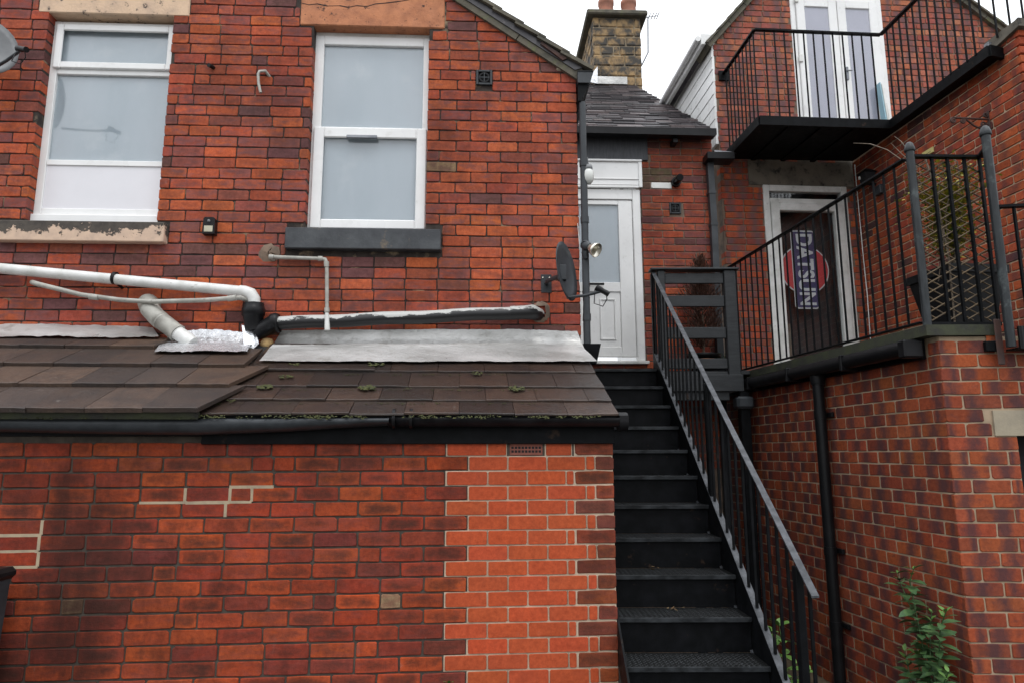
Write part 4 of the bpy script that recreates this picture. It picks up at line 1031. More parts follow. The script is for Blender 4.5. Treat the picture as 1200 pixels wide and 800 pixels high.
# ================================================================== BALCONY
BC = on(FG, 'balcony', 'black steel balcony slab with thin railings in front of the french doors', 'balcony')
yF = -(7.2-6.35)/1.0; a = FG.hit(890.3, 147, yF); b_ = FG.hit(1044, 149, yF); bx_0 = FG.hit(851, 186, -.02)[0]
zs0 = (a[1]+b_[1])/2; zs1 = zs0+.07
pS = FS.w(U(FS, 1160, 66, -.15), -.15, 0); v = pS-FG.O; nx_, ny_ = v.dot(FG.ex), v.dot(FG.ey)
wS = FS.w(U(FS, 1175, 60, -.0), -.0, 0)-FG.O; wx, wy = wS.dot(FG.ex), wS.dot(FG.ey)
kS = FS.w(0, 0, 0)-FG.O; kx, ky = kS.dot(FG.ex), kS.dot(FG.ey)
def poly(mb, pts, z0, z1):
    n = len(pts); mb.add([(x, y_, z0) for x, y_ in pts]+[(x, y_, z1) for x, y_ in pts], [tuple(range(n))[::-1], tuple(range(n, 2*n))]+[(i, (i+1) % n, n+(i+1) % n, n+i) for i in range(n)]); return mb
out_ = [(bx_0, -.009), (a[0], yF), (b_[0], yF), (nx_, ny_), (wx-.01, wy), (kx-.02, ky-.02)]
poly(MB(), out_, zs0+.012, zs1).build('slab', M_BLACK, BC)
q = MB()
def beam(mb, p, q_, w_, h0, h1):
    d_ = Vector((q_[0]-p[0], q_[1]-p[1], 0)).normalized(); n_ = Vector((-d_.y, d_.x, 0))*w_/2
    P_ = [(p[0]-n_.x, p[1]-n_.y), (q_[0]-n_.x, q_[1]-n_.y), (q_[0]+n_.x, q_[1]+n_.y), (p[0]+n_.x, p[1]+n_.y)]
    mb.hexa([(x, y_, h0) for x, y_ in P_]+[(x, y_, h1) for x, y_ in P_]); return mb
for i, (p, q_) in enumerate(((out_[0], out_[1]), (out_[1], out_[2]), (out_[2], out_[3]), (out_[3], out_[4]))):
    beam(MB(), p, q_, .03+.001*i, zs0-.012, zs1+.012+i*.0007).build('edge_angle', M_BLACK, BC)
for t_ in (.25, .5, .75):
    x_ = a[0]+(b_[0]-a[0])*t_; beam(MB(), (x_-.05, -.02), (x_, yF+.02), .05, zs0-.004, zs0+.0115).build('joist', M_BLACK, BC)
rh = Z(FG, 890.3, 34, yF); ins = .012
rl = [(U(FG, 848, 86, -.02), -.02), (a[0]+.015, yF+.015), (b_[0]-.005, yF+.015), (nx_-.02, ny_+.02)]
# carry on towards the viewer beyond the frame
for i, (p, q_) in enumerate(zip(rl, rl[1:])):
    beam(MB(), p, q_, .04+.001*i, rh-.012, rh+.004+.0007*i).build('top_rail', M_BLACK, BC)
    n_ = (9, 13, 13)[i]; 
    for j in range(1 if i else 0, n_):
        t_ = j/n_; x_, y_ = p[0]+(q_[0]-p[0])*t_, p[1]+(q_[1]-p[1])*t_
        if i == 0: t_ = (j+.6)/n_; x_, y_ = p[0]+(q_[0]-p[0])*t_, p[1]+(q_[1]-p[1])*t_
        MB().box(x_-.006, x_+.006, y_-.006, y_+.006, zs1-.001, rh-.0125).build('baluster', M_BLACK, BC)
q_ = rl[-1]
beam(MB(), q_, (q_[0]+1.2, q_[1]-.05), .044, rh-.0115, rh+.0062).build('top_rail', M_BLACK, BC)
for j in range(10): MB().box(q_[0]+.12*j-.006, q_[0]+.12*j+.006, q_[1]-.006-.005*j, q_[1]+.006-.005*j, zs1+.1, rh-.0125).build('baluster', M_BLACK, BC)
MB().bbox(rl[0][0]-.06, rl[0][0]+.06, -.03, -.0075, rh-.09, rh+.03, .004).build('wall_plate', M_BLACK, BC)
# leaning boards next to the doors
c = FG.hit(1051, 138, -.25); c2 = FG.hit(1046, 100, -.1)
LB = on(FG, 'leaning_boards', 'white and pale blue boards leaning by the french doors on the balcony', 'board')
for k_, (mt_, dx_) in enumerate(((M_WHITE, 0), (simple('pale_blue_board', (.3, .5, .58), (.28, .45, .52), 5, .5), -.022), (M_UPVCG, .03))):
    q = MB(); hgt = (c2[1]-zs1)*(1, 1.02, .72)[k_]; x_ = c[0]+dx_
    q.hexa([(x_, -.14, zs1), (x_+.012, -.14, zs1), (x_+.02, -.06, zs1), (x_, -.06, zs1), (x_-.05, -.12, zs1+hgt), (x_-.038, -.12, zs1+hgt), (x_-.03, -.04, zs1+hgt), (x_-.05, -.04, zs1+hgt)]); q.build('board', mt_, LB)

# downpipe between the houses
DP = on(FB, 'downpipe', 'dark grey square downpipe between the rear house and the gable house', 'downpipe')
q = MB(); pts = []
P = [FB.hit(x_, y_, -.06) for x_, y_ in ((831.5, 192), (833.5, 225), (836, 262), (839, 330))]
for p, r_ in zip(P, P[1:]):
    q.hexa([(r_[0]-.033, -.095, r_[1]+.002), (r_[0]+.033, -.095, r_[1]+.002), (r_[0]+.033, -.03, r_[1]+.002), (r_[0]-.033, -.03, r_[1]+.002), (p[0]-.033, -.095, p[1]), (p[0]+.033, -.095, p[1]), (p[0]+.033, -.03, p[1]), (p[0]-.033, -.03, p[1])])
q.box(P[-1][0]-.033, P[-1][0]+.033, -.095, -.03, 0.4, P[-1][1]); q.build('pipe', M_GREYPL, DP)
for p in P[1:3]: MB().box(p[0]-.038, p[0]+.038, -.1, -.012, p[1]-.03, p[1]+.0).build('socket', M_GREYPL, DP)
q = MB(); p = FB.hit(829, 190, -.06); q.bbox(p[0]-.04, U(FB, 858, 190, -.1), -.19, -.02, p[1]-.02, p[1]+.06, .006); q.build('gutter_box', M_BLKPL, DP)

# ================================================================== TERRACE WALL
TZ = .76+CZ                                            # terrace floor
HT = on(FT, 'terrace_wall', 'red brick wall carrying the raised terrace, lit corner at the right edge', 'wall')
tL = -3.08                                             # far end
toT = lambda p: ((p-FT.O).dot(FT.ex), (p-FT.O).dot(FT.ey), p.z)
core(FT, HT, tL, -.004, 0, lambda u: TZ-.05, [], M_MTAN, 0, .2, 'wall')
lz = (Z(FR, 1165, 510), Z(FR, 1165, 480.5)); op = U(FR, 1195, 540)
q = MB(); 
def boxR(mb, x0, x1, y0, y1, z0, z1):
    mb.hexa([toT(FR.w(x, y_, z_)) for z_ in (z0, z1) for x, y_ in ((x0, y0), (x1, y0), (x1, y1), (x0, y1))]); return mb
boxR(q, .004, op, 0, .2, 0, lz[0]); boxR(q, .004, 2.4, 0, .2, lz[0]+.0001, TZ-.07); q.build('wall', M_MTAN, HT)
TP = (Z(FR, 1110, 430.3)-Z(FR, 1140, 788.7))           # course height from two joints seen in the photo
ncs = 21; PT = TP/ncs
ztop = Z(FR, 1103, 414.3)
trows = []
trows.append((Z(FR, 1110, 430.3)+PT*3+.0055, TZ-.068)); i = -2
while True:
    z1 = Z(FR, 1110, 430.3) - PT*i - .005
    if z1 < .3: break
    trows.append((z1-PT+.0085, z1)); i += 1
def pickT(u, z, mk):
    c = random.choice([(.35, .08, .034), (.31, .07, .031), (.27, .06, .03), (.35, .09, .038), (.25, .062, .034)])
    return jit(c, .1), None, 0
def specT(ci, z0, z1):
    row = []; x = .0; first = .10 if ci % 2 else .213
    row.append((x-first, x)); x -= first+.0105
    while x > tL-.2: row.append((x-.2105, x)); x -= .2235
    return row
lay(FT, HT, [r for r in trows if r[1] < TZ-.066 and r[1]-r[0] > .02], lambda z: (tL, .0), [(-3.2, -.09, TZ-.16, 9)], pickT, L=.213, J=.0105, mat=M_BRUS, y=-.0045, special=specT, header=0, limit=220)
# bricks of the short front, alternating at the corner
cnt = 0
for ci, (z0, z1) in enumerate([r for r in trows if r[1] < TZ-.066 and r[1]-r[0] > .02]):
    x = .0; first = .213 if ci % 2 else .10; k = 0
    while x < 2.3:
        l_ = first if k == 0 else .213
        xa, xb = x+(.0 if k else -.006), x+l_
        if z1 > lz[0]+.01 and z0 < lz[1]-.01 and xb > U(FR, 1162, 490): xb = min(xb, U(FR, 1162, 490)-.008)
        if z1 < lz[0]+.01 and xb > op: xb = op
        if xb-xa > .03:
            q = MB(); brick_geo(q, xa, xb, z0, z1, -.006+random.uniform(-.001, .001), .1, pickT(0, 0, 0)[0])
            q.v = [toT(FR.w(*v_)) for v_ in q.v]
            p = proj(FR.w((xa+xb)/2, 0, (z0+z1)/2))
            if -20 < p[0] < 1225 and p[1] < 815: q.build('brick', M_BRUS, HT); cnt += 1
        x += l_+.0105; k += 1
        if xb < xa: break
q = MB(); boxR(q, U(FR, 1163, 490), 2.2, -.012, .15, lz[0], lz[1]); q.build('stone_lintel', M_CONC, HT)
q = MB(); boxR(q, op+.01, 2.2, .18, .22, .0, lz[0]-.001); q.build('dark_opening', M_DARK, HT)
# floor slab with its mossy edge, gutter and brackets
fl = [toT(FT.w(tL-.2, -.088, 0)), toT(FT.w(.02, -.088, 0)), toT(FR.w(.34, -.02, 0)), toT(FR.w(.75, .6, 0)), toT(FS.w(sEnd, .0, 0)), toT(FS.w(0, -.02, 0)), toT(FG.w(U(FG, 842, 300), -.02, 0))]
poly(MB(), [(p[0], p[1]) for p in fl], TZ-.065, TZ).build('terrace_floor', M_EDGE, HT)
q = MB(); q.bbox(tL+.0, -.1, -.045, -.012, TZ-.19, TZ-.066, .003); q.build('fascia', M_BLACK, HT)
q = MB(); q.tube([(tL+.02, -.115, TZ-.13), (-.12, -.115, TZ-.12)], .052, 12); q.build('gutter', M_BLKPL, HT)
q = MB(); q.bbox(-.14, -.07, -.175, -.046, TZ-.185, TZ-.075, .01); q.build('gutter_end', M_BLKPL, HT)
for t_ in (-.75, -1.5, -2.2): MB().bbox(t_-.015, t_+.015, -.172, -.046, TZ-.188, TZ-.075, .004).build('gutter_bracket', M_BLKPL, HT)
# downpipe
TD_ = on(FT, 'downpipe', 'tall black downpipe on the brick wall below the terrace railing', 'downpipe')
P = [FT.hit(x_, y_, -.075) for x_, y_ in ((957, 447), (970, 600), (988, 800))]; ux_ = sum(p[0] for p in P)/3
MB().tube([(ux_, -.08, TZ-.18), (ux_, -.08, .05)], .042, 14).build('pipe', M_BLKPL, TD_)
for z_ in (Z(FT, 970, 485, -.075), Z(FT, 975, 645, -.075), .7):
    q = MB(); q.tube([(ux_, -.08, z_-.03), (ux_, -.08, z_+.03)], .046, 14); q.bbox(ux_-.075, ux_+.075, -.03, -.0072, z_-.018, z_+.018, .004); q.build('pipe_clip', M_BLKPL, TD_)
MB().tube([(ux_, -.08, TZ-.17), (ux_, -.08, TZ-.2), (ux_, -.08, TZ-.24)], [.055, .055, .05], 14).build('outlet', M_BLKPL, TD_)
# rusty strap and oxidised gap
c = FR.hit(1171, 400, -.05)
q = MB(); q.bbox(c[0]-.02, c[0]+.02, -.055, -.045, Z(FR, 1171, 427, -.05), Z(FR, 1171, 374, -.05), .004); q.v = [toT(FR.w(*v_)) for v_ in q.v]; q.build('rusty_strap', M_RUST, HT)
q = MB(); a = FR.hit(1153, 412, -.01); b_ = FR.hit(1166, 400, -.01); q.bbox(a[0], b_[0], -.04, -.0075, a[1], b_[1], .004); q.v = [toT(FR.w(*v_)) for v_ in q.v]; q.build('angle_bracket', M_BLACK, HT)
q = MB(); a = FR.hit(1156, 400, -.01); b_ = FR.hit(1166, 384, -.01); q.bbox(a[0], b_[0], -.012, -.0075, a[1]+.001, b_[1], .004); q.v = [toT(FR.w(*v_)) for v_ in q.v]; q.build('rust_stain', M_RUSTO, HT)

# ================================================================== TERRACE RAILING
TR = on(FT, 'terrace_railing', 'black steel railing along the terrace edge with ball topped posts and willow lattice', 'railing')
RH = 1.876+CZ-.02
yR = -.065
MB().bbox(tL-.15, -.05, yR-.02, yR+.02, RH-.012, RH+.004, .003).build('top_rail', M_BLACK, TR)
MB().bbox(tL-.15, -.05, yR-.014, yR+.014, TZ+.02, TZ+.034, .003).build('bottom_rail', M_BLACK, TR)
x = -.05-.105
while x > tL-.12: MB().box(x-.0055, x+.0055, yR-.0055, yR+.0055, TZ+.0345, RH-.0125).build('baluster', M_BLACK, TR); x -= .107
M_POST = simple('weathered_black_post', (.016, .019, .021), (.03, .035, .038), 12, .4, c3=(.09, .11, .11), s3=9, lo3=.58, hi3=.75, stretch=(3, 3, .6), spec=.3)
def post(p, z0, z1, r_=.025):
    q = MB(); q.tube([(p[0], p[1], z0), (p[0], p[1], z1)], r_, 12); a_ = q.build('post', M_POST, TR)
    MB().lathe([(r_+.006, -.005), (r_+.008, .0), (r_+.006, .02), (r_*1.05, .032), (r_*.9, .045), (r_*.5, .056), (0, .06)], (p[0], p[1], z1), 14).build('ball_cap', M_POST, a_)
    return a_
P1 = (-.005, -.058)
post(P1, TZ-.0, RH+.035)
pr = lambda x_, y_: toT(FR.w(x_, y_, 0))[:2]
c1 = pr(.395, .03)                                     # corner of the lattice panel
P2 = toT(Vector((2.945, 3.98, 0)))[:2]
post(P2, TZ-.15, RH+.085, .026)
beam(MB(), P1, c1, .042, RH-.0115, RH+.0045).build('top_rail', M_BLACK, TR)
beam(MB(), c1, P2, .044, RH-.011, RH+.005).build('top_rail', M_BLACK, TR)
beam(MB(), P1, c1, .03, TZ+.0, TZ+.02).build('bottom_rail', M_BLACK, TR)
for t_ in (.3, .52, .76, .98):
    x_, y_ = P1[0]+(c1[0]-P1[0])*t_, P1[1]+(c1[1]-P1[1])*t_; MB().box(x_-.008, x_+.008, y_-.008, y_+.008, TZ+.0205, RH-.012).build('baluster', M_BLACK, TR)
# willow lattice: crossing slats behind the bars
lv = Vector((c1[0]-P1[0], c1[1]-P1[1], 0)); lw = lv.length; lv.normalize(); ln_ = Vector((-lv.y, lv.x, 0))
hh = RH-TZ-.06; base_ = Vector((P1[0], P1[1], TZ+.03))
slope_ = .55; stp = .058
for sgn, off in ((1, .012), (-1, .019)):
    c = -lw*slope_ if sgn > 0 else 0
    while c < hh+(lw*slope_ if sgn < 0 else 0):
        pts = []
        for s_ in [i*lw/12 for i in range(13)]:
            h_ = c+sgn*slope_*s_
            if 0 <= h_ <= hh: pts.append(base_+lv*s_+ln_*(off+random.uniform(-.001, .001))*1+Vector((0, 0, h_)))
        if len(pts) > 1: MB().tube(pts, .0048, 5).build('lattice_slat', M_WILLOW, TR)
        c += stp
# lower gate rail to the right and the chequered landing
g2 = toT(Vector((3.75, 3.86, 0)))[:2]; gzr = 1.475+CZ
beam(MB(), P2, g2, .04, gzr-.012, gzr+.004).build('gate_rail', M_BLACK, TR)
for j in range(1, 8):
    t_ = j*.105/.8; x_, y_ = P2[0]+(g2[0]-P2[0])*t_, P2[1]+(g2[1]-P2[1])*t_; MB().box(x_-.007, x_+.007, y_-.007, y_+.007, TZ-.1, gzr-.0125).build('baluster', M_BLACK, TR)
LD = thing('steel_landing', 'chequer plate steel landing beside the ball topped post at the right edge', 'landing', (2.95, 3.95, 0))
MB().bbox(.03, 1.4, .02, .6, TZ-.16, TZ-.155+.004, .002).build('plate', M_CHEQ, LD)
MB().bbox(.03, 1.4, .0, .018, TZ-.165, TZ-.03, .002).build('kick_plate', M_CHEQ, LD)

# ================================================================== STAIRCASE
ST = thing('staircase', 'black chequer plate steel staircase climbing past the lean-to to the white door', 'staircase', (.96, 6.23, 0))
X0, X1 = .585-.96, 1.335-.96
Y0, ZT0 = 0.0, TZ; GO, RI = .249, .185
def nose(i): return Y0-GO*i, ZT0-RI*i
for i in range(0, 15):
    y_, z_ = nose(i)
    q = MB(); q.bbox(X0, X1-.006, y_, y_+GO+.015 if i else .66, z_-.006, z_, .0015); tr = q.build('tread', M_CHEQ, ST)
    q = MB(); q.bbox(X0, X1-.007, y_-.004, y_+.008, z_-.022, z_+.003, .0015); q.build('nosing', M_STEEL if 0 else simple('worn_nosing', (.010, .011, .012), (.04, .044, .048), 14, .5, spec=.14, stretch=(.6, 1, 1)) if 'worn_nosing' not in MATS else MATS['worn_nosing'], tr)
    if 3 < i < 13 or i < 1:
        q = MB(); r_i = 0; yy_ = y_+.02
        while yy_ < y_+GO-.01:
            x_ = X0+.02+(r_i % 2)*.014
            while x_ < X1-.03:
                sg = 1 if r_i % 2 else -1; l_ = .0105; w_ = .0036
                dx_, dy_ = l_*.707, l_*.707*sg; ex_, ey_ = -w_*.707*sg, w_*.707
                q.add([(x_-dx_, yy_-dy_, z_+.0002), (x_+ex_, yy_+ey_, z_+.0024), (x_+dx_, yy_+dy_, z_+.0002), (x_-ex_, yy_-ey_, z_+.0024)], [(0, 1, 2, 3)] if sg > 0 else [(0, 3, 2, 1)][::1]); x_ += .028
            yy_ += .016; r_i += 1
        q.build('raised_pattern', MATS.get('worn_highlit_studs') or simple('worn_highlit_studs', (.07, .075, .08), (.03, .032, .034), 25, .35), tr, kind='stuff')  # worn lozenges, colour lifted further as a painted highlight
    q = MB(); q.bbox(X0+.002, X1-.008, y_+.022, y_+.027, z_-RI+.0, z_-.0065, .001); q.build('riser', M_BLACK, ST)
# litter of leaves lying on the treads
q = MB()
for i, cx, n_ in ((8, .3, 7), (9, .38, 6)):
    y_, z_ = nose(i)
    for _ in range(n_):
        p_ = Vector((X0+cx+random.gauss(0, .035), y_+GO-.01+random.uniform(-.05, .02), z_+random.uniform(.001, .014))); a_ = random.uniform(0, 6); l_ = random.uniform(.008, .02)
        d1, d2_ = Vector((math.cos(a_), math.sin(a_), random.uniform(-.3, .6)))*l_, Vector((-math.sin(a_), math.cos(a_), random.uniform(-.3, .6)))*l_*.5
        q.add([p_-d1, p_-d2_, p_+d1, p_+d2_], [(0, 1, 2, 3)])
LIT = q.build('leaf_litter', simple('leaf_litter', (.16, .09, .04), (.06, .06, .03), 60, .9), ST, kind='stuff')
def inc(mb, x0, x1, ya, yb, dza, dzb, bias=0):
    """sheared bar parallel to the flight from y=ya to y=yb"""
    f_ = lambda y_: ZT0+RI/GO*(y_-Y0)
    mb.hexa([(x0, ya, f_(ya)+dza), (x1, ya, f_(ya)+dza), (x1, yb, f_(yb)+dza), (x0, yb, f_(yb)+dza), (x0, ya, f_(ya)+dzb), (x1, ya, f_(ya)+dzb), (x1, yb, f_(yb)+dzb), (x0, yb, f_(yb)+dzb)]); return mb
yB = -3.6
inc(MB(), X1-.005, X1+.001, yB, .1, -.19, .075).build('stringer', M_BLACK, ST)
inc(MB(), X1-.0045, X1+.034, yB, .1, .0755, .083).build('stringer_flange', M_STEEL, ST)
inc(MB(), X1-.02, X1-.0055, yB, .1, -.197, -.19).build('stringer_flange', M_STEEL, ST)
inc(MB(), X0-.012, X0-.001, yB, .1, -.19, .04).build('stringer', M_BLACK, ST)
# handrail runs a little steeper than the flight
ha = (3.19-6.23, -.63+CZ); hb = (.17, 1.752+CZ); hs_ = (hb[1]-ha[1])/(hb[0]-ha[0])
hz_ = lambda y_: ha[1]+hs_*(y_-ha[0])
q = MB(); XH = X1+.015
q.hexa([(XH-.016, ha[0], ha[1]-.01), (XH+.018, ha[0], ha[1]-.01), (XH+.018, hb[0], hb[1]-.01), (XH-.016, hb[0], hb[1]-.01), (XH-.016, ha[0], ha[1]), (XH+.018, ha[0], ha[1]), (XH+.018, hb[0], hb[1]), (XH-.016, hb[0], hb[1])]); q.build('handrail', M_STEEL, ST)
fl_ = lambda y_: ZT0+RI/GO*(y_-Y0)
y_ = -2.98
while y_ < .1:
    MB().box(XH-.007, XH+.007, y_-.007, y_+.007, fl_(y_)+.084, hz_(y_)-.013).build('baluster', M_BLACK, ST); y_ += .118
for y_, zb in ((-2.86, 0), (-1.5, .0), (.14, ZT0-.3)):
    MB().bbox(XH-.018, XH+.018, y_-.025, y_+.025, zb, hz_(y_-.025)-.016, .004).build('newel_post', M_BLACK, ST)
for y_, x_ in ((-2.3, .02), (-1.0, .02)): MB().bbox(X1+.01, X1+.07, y_-.03, y_+.03, 0, fl_(y_)-.19, .004).build('support_leg', M_BLACK, ST)
# side edge tread cleats seen between the balusters
for i in range(1, 14):
    y_, z_ = nose(i); MB().bbox(X1+.002, X1+.03, y_+.04, y_+.2, z_-.035, z_-.006, .003).build('cleat', M_BLACK, ST)

# ================================================================== LANDING + TIMBER SCREEN
LG = thing('timber_landing', 'dark timber landing linking the stair head to the terrace', 'landing', (1.8, 6.55, 0))
for j in range(6):
    MB().bbox(-.46, .42, -.22+j*.11, -.22+j*.11+.104, TZ-.04, TZ-.003, .004).build('deck_board', M_BWOOD, LG)
MB().bbox(-.44, .34, -.27, -.225, TZ-.2, TZ-.045, .004).build('joist', M_BWOOD, LG)
MB().bbox(.3, .39, -.26, -.17, 0, TZ-.201, .006).build('support_post', M_BLACK, LG)
MB().bbox(.26, .42, -.3, -.16, TZ-.36, TZ-.25, .02).build('bracket', M_GREYPL, LG)
FE = Frame(1.3, 6.33, 0)
SCN = thing('timber_screen', 'black stained timber screen of wide rails at the head of the stairs', 'fence', (1.3, 6.33, 0))
fx = lambda px, py: FE.hit(px, py)
zt5 = fx(800, 318)[1]; 
a = fx(764, 330); b_ = fx(847, 330); c_ = fx(861, 330)
MB().bbox(b_[0]+.001, c_[0], -.04, .05, Z(FE, 850, 455), zt5, .006).build('post', M_BWOOD, SCN)
MB().bbox(fx(770, 330)[0], fx(776, 330)[0]+.02, -.035, .03, TZ-.05, zt5, .005).build('post', M_BWOOD, SCN)
MB().bbox(a[0]-.02, c_[0]+.03, -.06, .06, zt5+.001, zt5+.022, .005).build('cap_rail', M_BWOOD, SCN)
for y0_, y1_ in ((321, 333), (347, 360), (384, 397), (420, 432), (436, 469)):
    MB().bbox(fx(776, 330)[0]+.021, b_[0], -.022, .004, Z(FE, 800, y1_), Z(FE, 800, y0_), .005).build('rail', M_BWOOD, SCN)

# ================================================================== PIPES ON THE MAIN WALL
def fit(px, py, y=-.09): a_, b_ = FM.hit(px, py, y); return Vector((a_, y, b_))
WP = on(FM, 'waste_pipe', 'thick white waste pipe sloping across the wall into a black boss', 'pipe')
a, b_ = fit(-60, 309), fit(283, 341.5); el = fit(294, 344)
MB().tube([a, b_], .038, 16).build('pipe', M_PIPEW, WP)
MB().tube([fit(281, 341.3), fit(287, 342), fit(294, 344.5), fit(297.5, 350), fit(298, 362)], [.043, .043, .043, .042, .042], 16).build('elbow', M_PIPEW, WP)
q = MB(); c0_, c1_ = fit(133, 326), fit(136.5, 326.4); q.tube([c0_, c1_], .046, 16); q.tube([fit(136, 331), Vector((fit(136, 331).x, 0, fit(136, 331).z-.02))], .012, 6); q.build('pipe_clip', M_BLKPL, WP)
q = MB(); q.tube([fit(297, 356), fit(297, 361), fit(297, 362), fit(297, 370), fit(297, 371), fit(297.5, 388)], [.072, .075, .08, .08, .07, .062], 18); q.build('black_boss', M_BLKPL, WP)
# branch into the half-painted soil pipe
SPI = on(FM, 'soil_pipe', 'half painted black and white soil pipe running up to the right above the flashing', 'pipe')
MB().tube([fit(300, 391), fit(308, 386), fit(320, 380), fit(321, 379.5), fit(326, 378), fit(327, 378)], [.05, .058, .064, .072, .072, .06], 18).build('black_branch', M_BLKPL, SPI)
q = MB(); pa, pb = fit(325, 379), fit(612, 366.3); pts = [pa.lerp(pb, i/14)+Vector((0, 0, .004*math.sin(i*1.3))) for i in range(15)]
q.tube(pts, .047, 18); q.build('pipe', M_HALF, SPI)
MB().tube([fit(598, 367), fit(603, 366.8), fit(604, 366.7), fit(614, 366.3), fit(623, 366), Vector((fit(629, 366).x, -.04, fit(629, 366).z)), Vector((fit(632, 366).x, .0, fit(632, 366).z))], [.05, .052, .05, .05, .05, .05, .05], 16).build('elbow', M_HALF, SPI)
q = MB(); c = fit(633, 366, -.01); q.lathe([(.082, 0), (.07, .012), (.05, .02)], (c.x, -.0075, c.z), 14, axis=(0, -1, 0)); q.v = [(a_*1+random.uniform(-.012, .012), b_, c__+random.uniform(-.012, .012)) for a_, b_, c__ in q.v]; q.build('mortar_collar', M_MSHADE, SPI)
# thin overflow pipe in front
TP_ = on(FM, 'overflow_pipe', 'thin sagging grey pipe below the thick white waste pipe', 'pipe')
MB().tube([Vector((fit(37, 331).x, -.0, fit(37, 331).z)), fit(38, 331), fit(44, 333, -.13), fit(95, 345.5, -.15), fit(140, 351.5, -.16), fit(175, 353.8, -.17), fit(240, 352, -.16), fit(272, 349.5, -.15), fit(282, 349, -.14), fit(289, 352, -.1)], .016, 10).build('pipe', M_PIPEG, TP_)
for x_, y_ in ((110, 348.2), (272, 349.6)):
    c = fit(x_, y_, -.155); MB().tube([c+Vector((-.03, 0, .004*(1 if x_ < 200 else -1))), c+Vector((.03, 0, -.004*(1 if x_ < 200 else -1)))], .021, 12).build('coupling', M_PIPEG, TP_)
# grey vent elbow dressed into the roof
GE = on(FM, 'soil_elbow', 'fat grey plastic pipe bending from the wall into the white membrane', 'pipe')
q = MB(); P = [Vector((fit(172, 354).x, .02, fit(174, 356).z)), fit(174, 356, -.06), fit(176, 363, -.11), fit(184, 372, -.13), fit(190, 377, -.14)]
q.tube(P, .062, 18); q.build('elbow', M_PIPEG, GE)
q = MB(); q.tube([fit(186, 373.5, -.135), fit(188, 375, -.137), fit(188.2, 375.2, -.137), fit(206, 389, -.15), fit(208, 390.5, -.152)], [.064, .064, .06, .06, .064], 18); q.build('pipe', M_PIPEG, GE)
MB().tube([fit(205, 388, -.15), fit(220, 398, -.17), fit(226, 402, -.175)], [.05, .05, .045], 14).build('pipe_end', M_PIPEW, GE)
# small bore pipe
CP = on(FM, 'overflow_pipe', 'slim painted pipe turning down from beneath the dark sill onto the soil pipe', 'pipe')
q = MB(); q.tube([Vector((fit(317, 301).x, .0, fit(317, 301).z)), fit(317, 301, -.04), fit(320, 301.5, -.05), fit(376, 303.3, -.05), fit(381, 304.2, -.05), fit(383, 309, -.05), fit(383.3, 383, -.06)], .0135, 10); q.build('pipe', M_PIPEG, CP)
for p_, q2 in ((fit(373, 303.2, -.05), fit(378, 303.4, -.05)), (fit(382.6, 307, -.05), fit(382.8, 313, -.05)), (fit(383.1, 361, -.058), fit(383.2, 366, -.058)), (fit(315.5, 301.2, -.05), fit(321, 301.6, -.05))):
    MB().tube([p_, q2], .019, 12).build('coupling', M_PIPEG, CP)
q = MB(); q.tube([fit(383, 367, -.14), fit(383.5, 387, -.14)], [.014, .02], 8); q.build('joint_wrap', M_PIPEW, CP)
q = MB(); c = fit(316, 297, 0); q.lathe([(.075, 0), (.05, .008), (0, .012)], (c.x, -.0075, c.z+.0), 12, axis=(0, -1, 0)); q.v = [(a_+random.uniform(-.014, .014), b_, c__+random.uniform(-.01, .01)) for a_, b_, c__ in q.v]; q.build('mortar_patch', M_MSHADE, CP)
# hook pipe and stub
HK = on(FM, 'bent_pipe', 'short grey bent pipe hooking down from the wall between the windows', 'pipe')
q = MB(); q.tube([Vector((fit(312, 83).x, .0, fit(312, 83).z)), fit(311, 83.5, -.03), fit(304, 84, -.05), fit(302.5, 87, -.055), fit(303, 98, -.055), fit(305.5, 109, -.06)], .0105, 10); q.build('pipe', M_PIPEG, HK)
KN = on(FM, 'pipe_stub', 'small black pipe stub sticking out of the wall right of the left window', 'pipe')
q = MB(); q.tube([fit(251, 80, 0), fit(244.5, 76.5, -.06)], [.014, .016], 10); q.build('pipe', M_BLKPL, KN)
# sensor light
SE = on(FM, 'sensor_lamp', 'small black box lamp with a pale lens below the left window', 'lamp')
a = fit(238, 275, -.04); b_ = fit(254, 256, -.04)
q = MB(); q.prism([(a.x, a.z), (b_.x, a.z), (b_.x-.004, b_.z-.01), (b_.x-.015, b_.z), (a.x+.015, b_.z), (a.x+.004, b_.z-.01)], -.065, -.008); q.build('housing', M_BLKPL, SE)
MB().bbox(a.x+.014, b_.x-.014, -.07, -.0655, a.z+.012, a.z+.058, .003).build('lens', simple('yellowed_lens', (.5, .48, .36), (.4, .38, .28), 9, .3), SE)
MB().lathe([(.0, .01), (.009, .008), (.011, 0)], ((a.x+b_.x)/2, -.0655, b_.z-.03), 12, axis=(0, -1, 0)).build('sensor', M_LNB, SE)
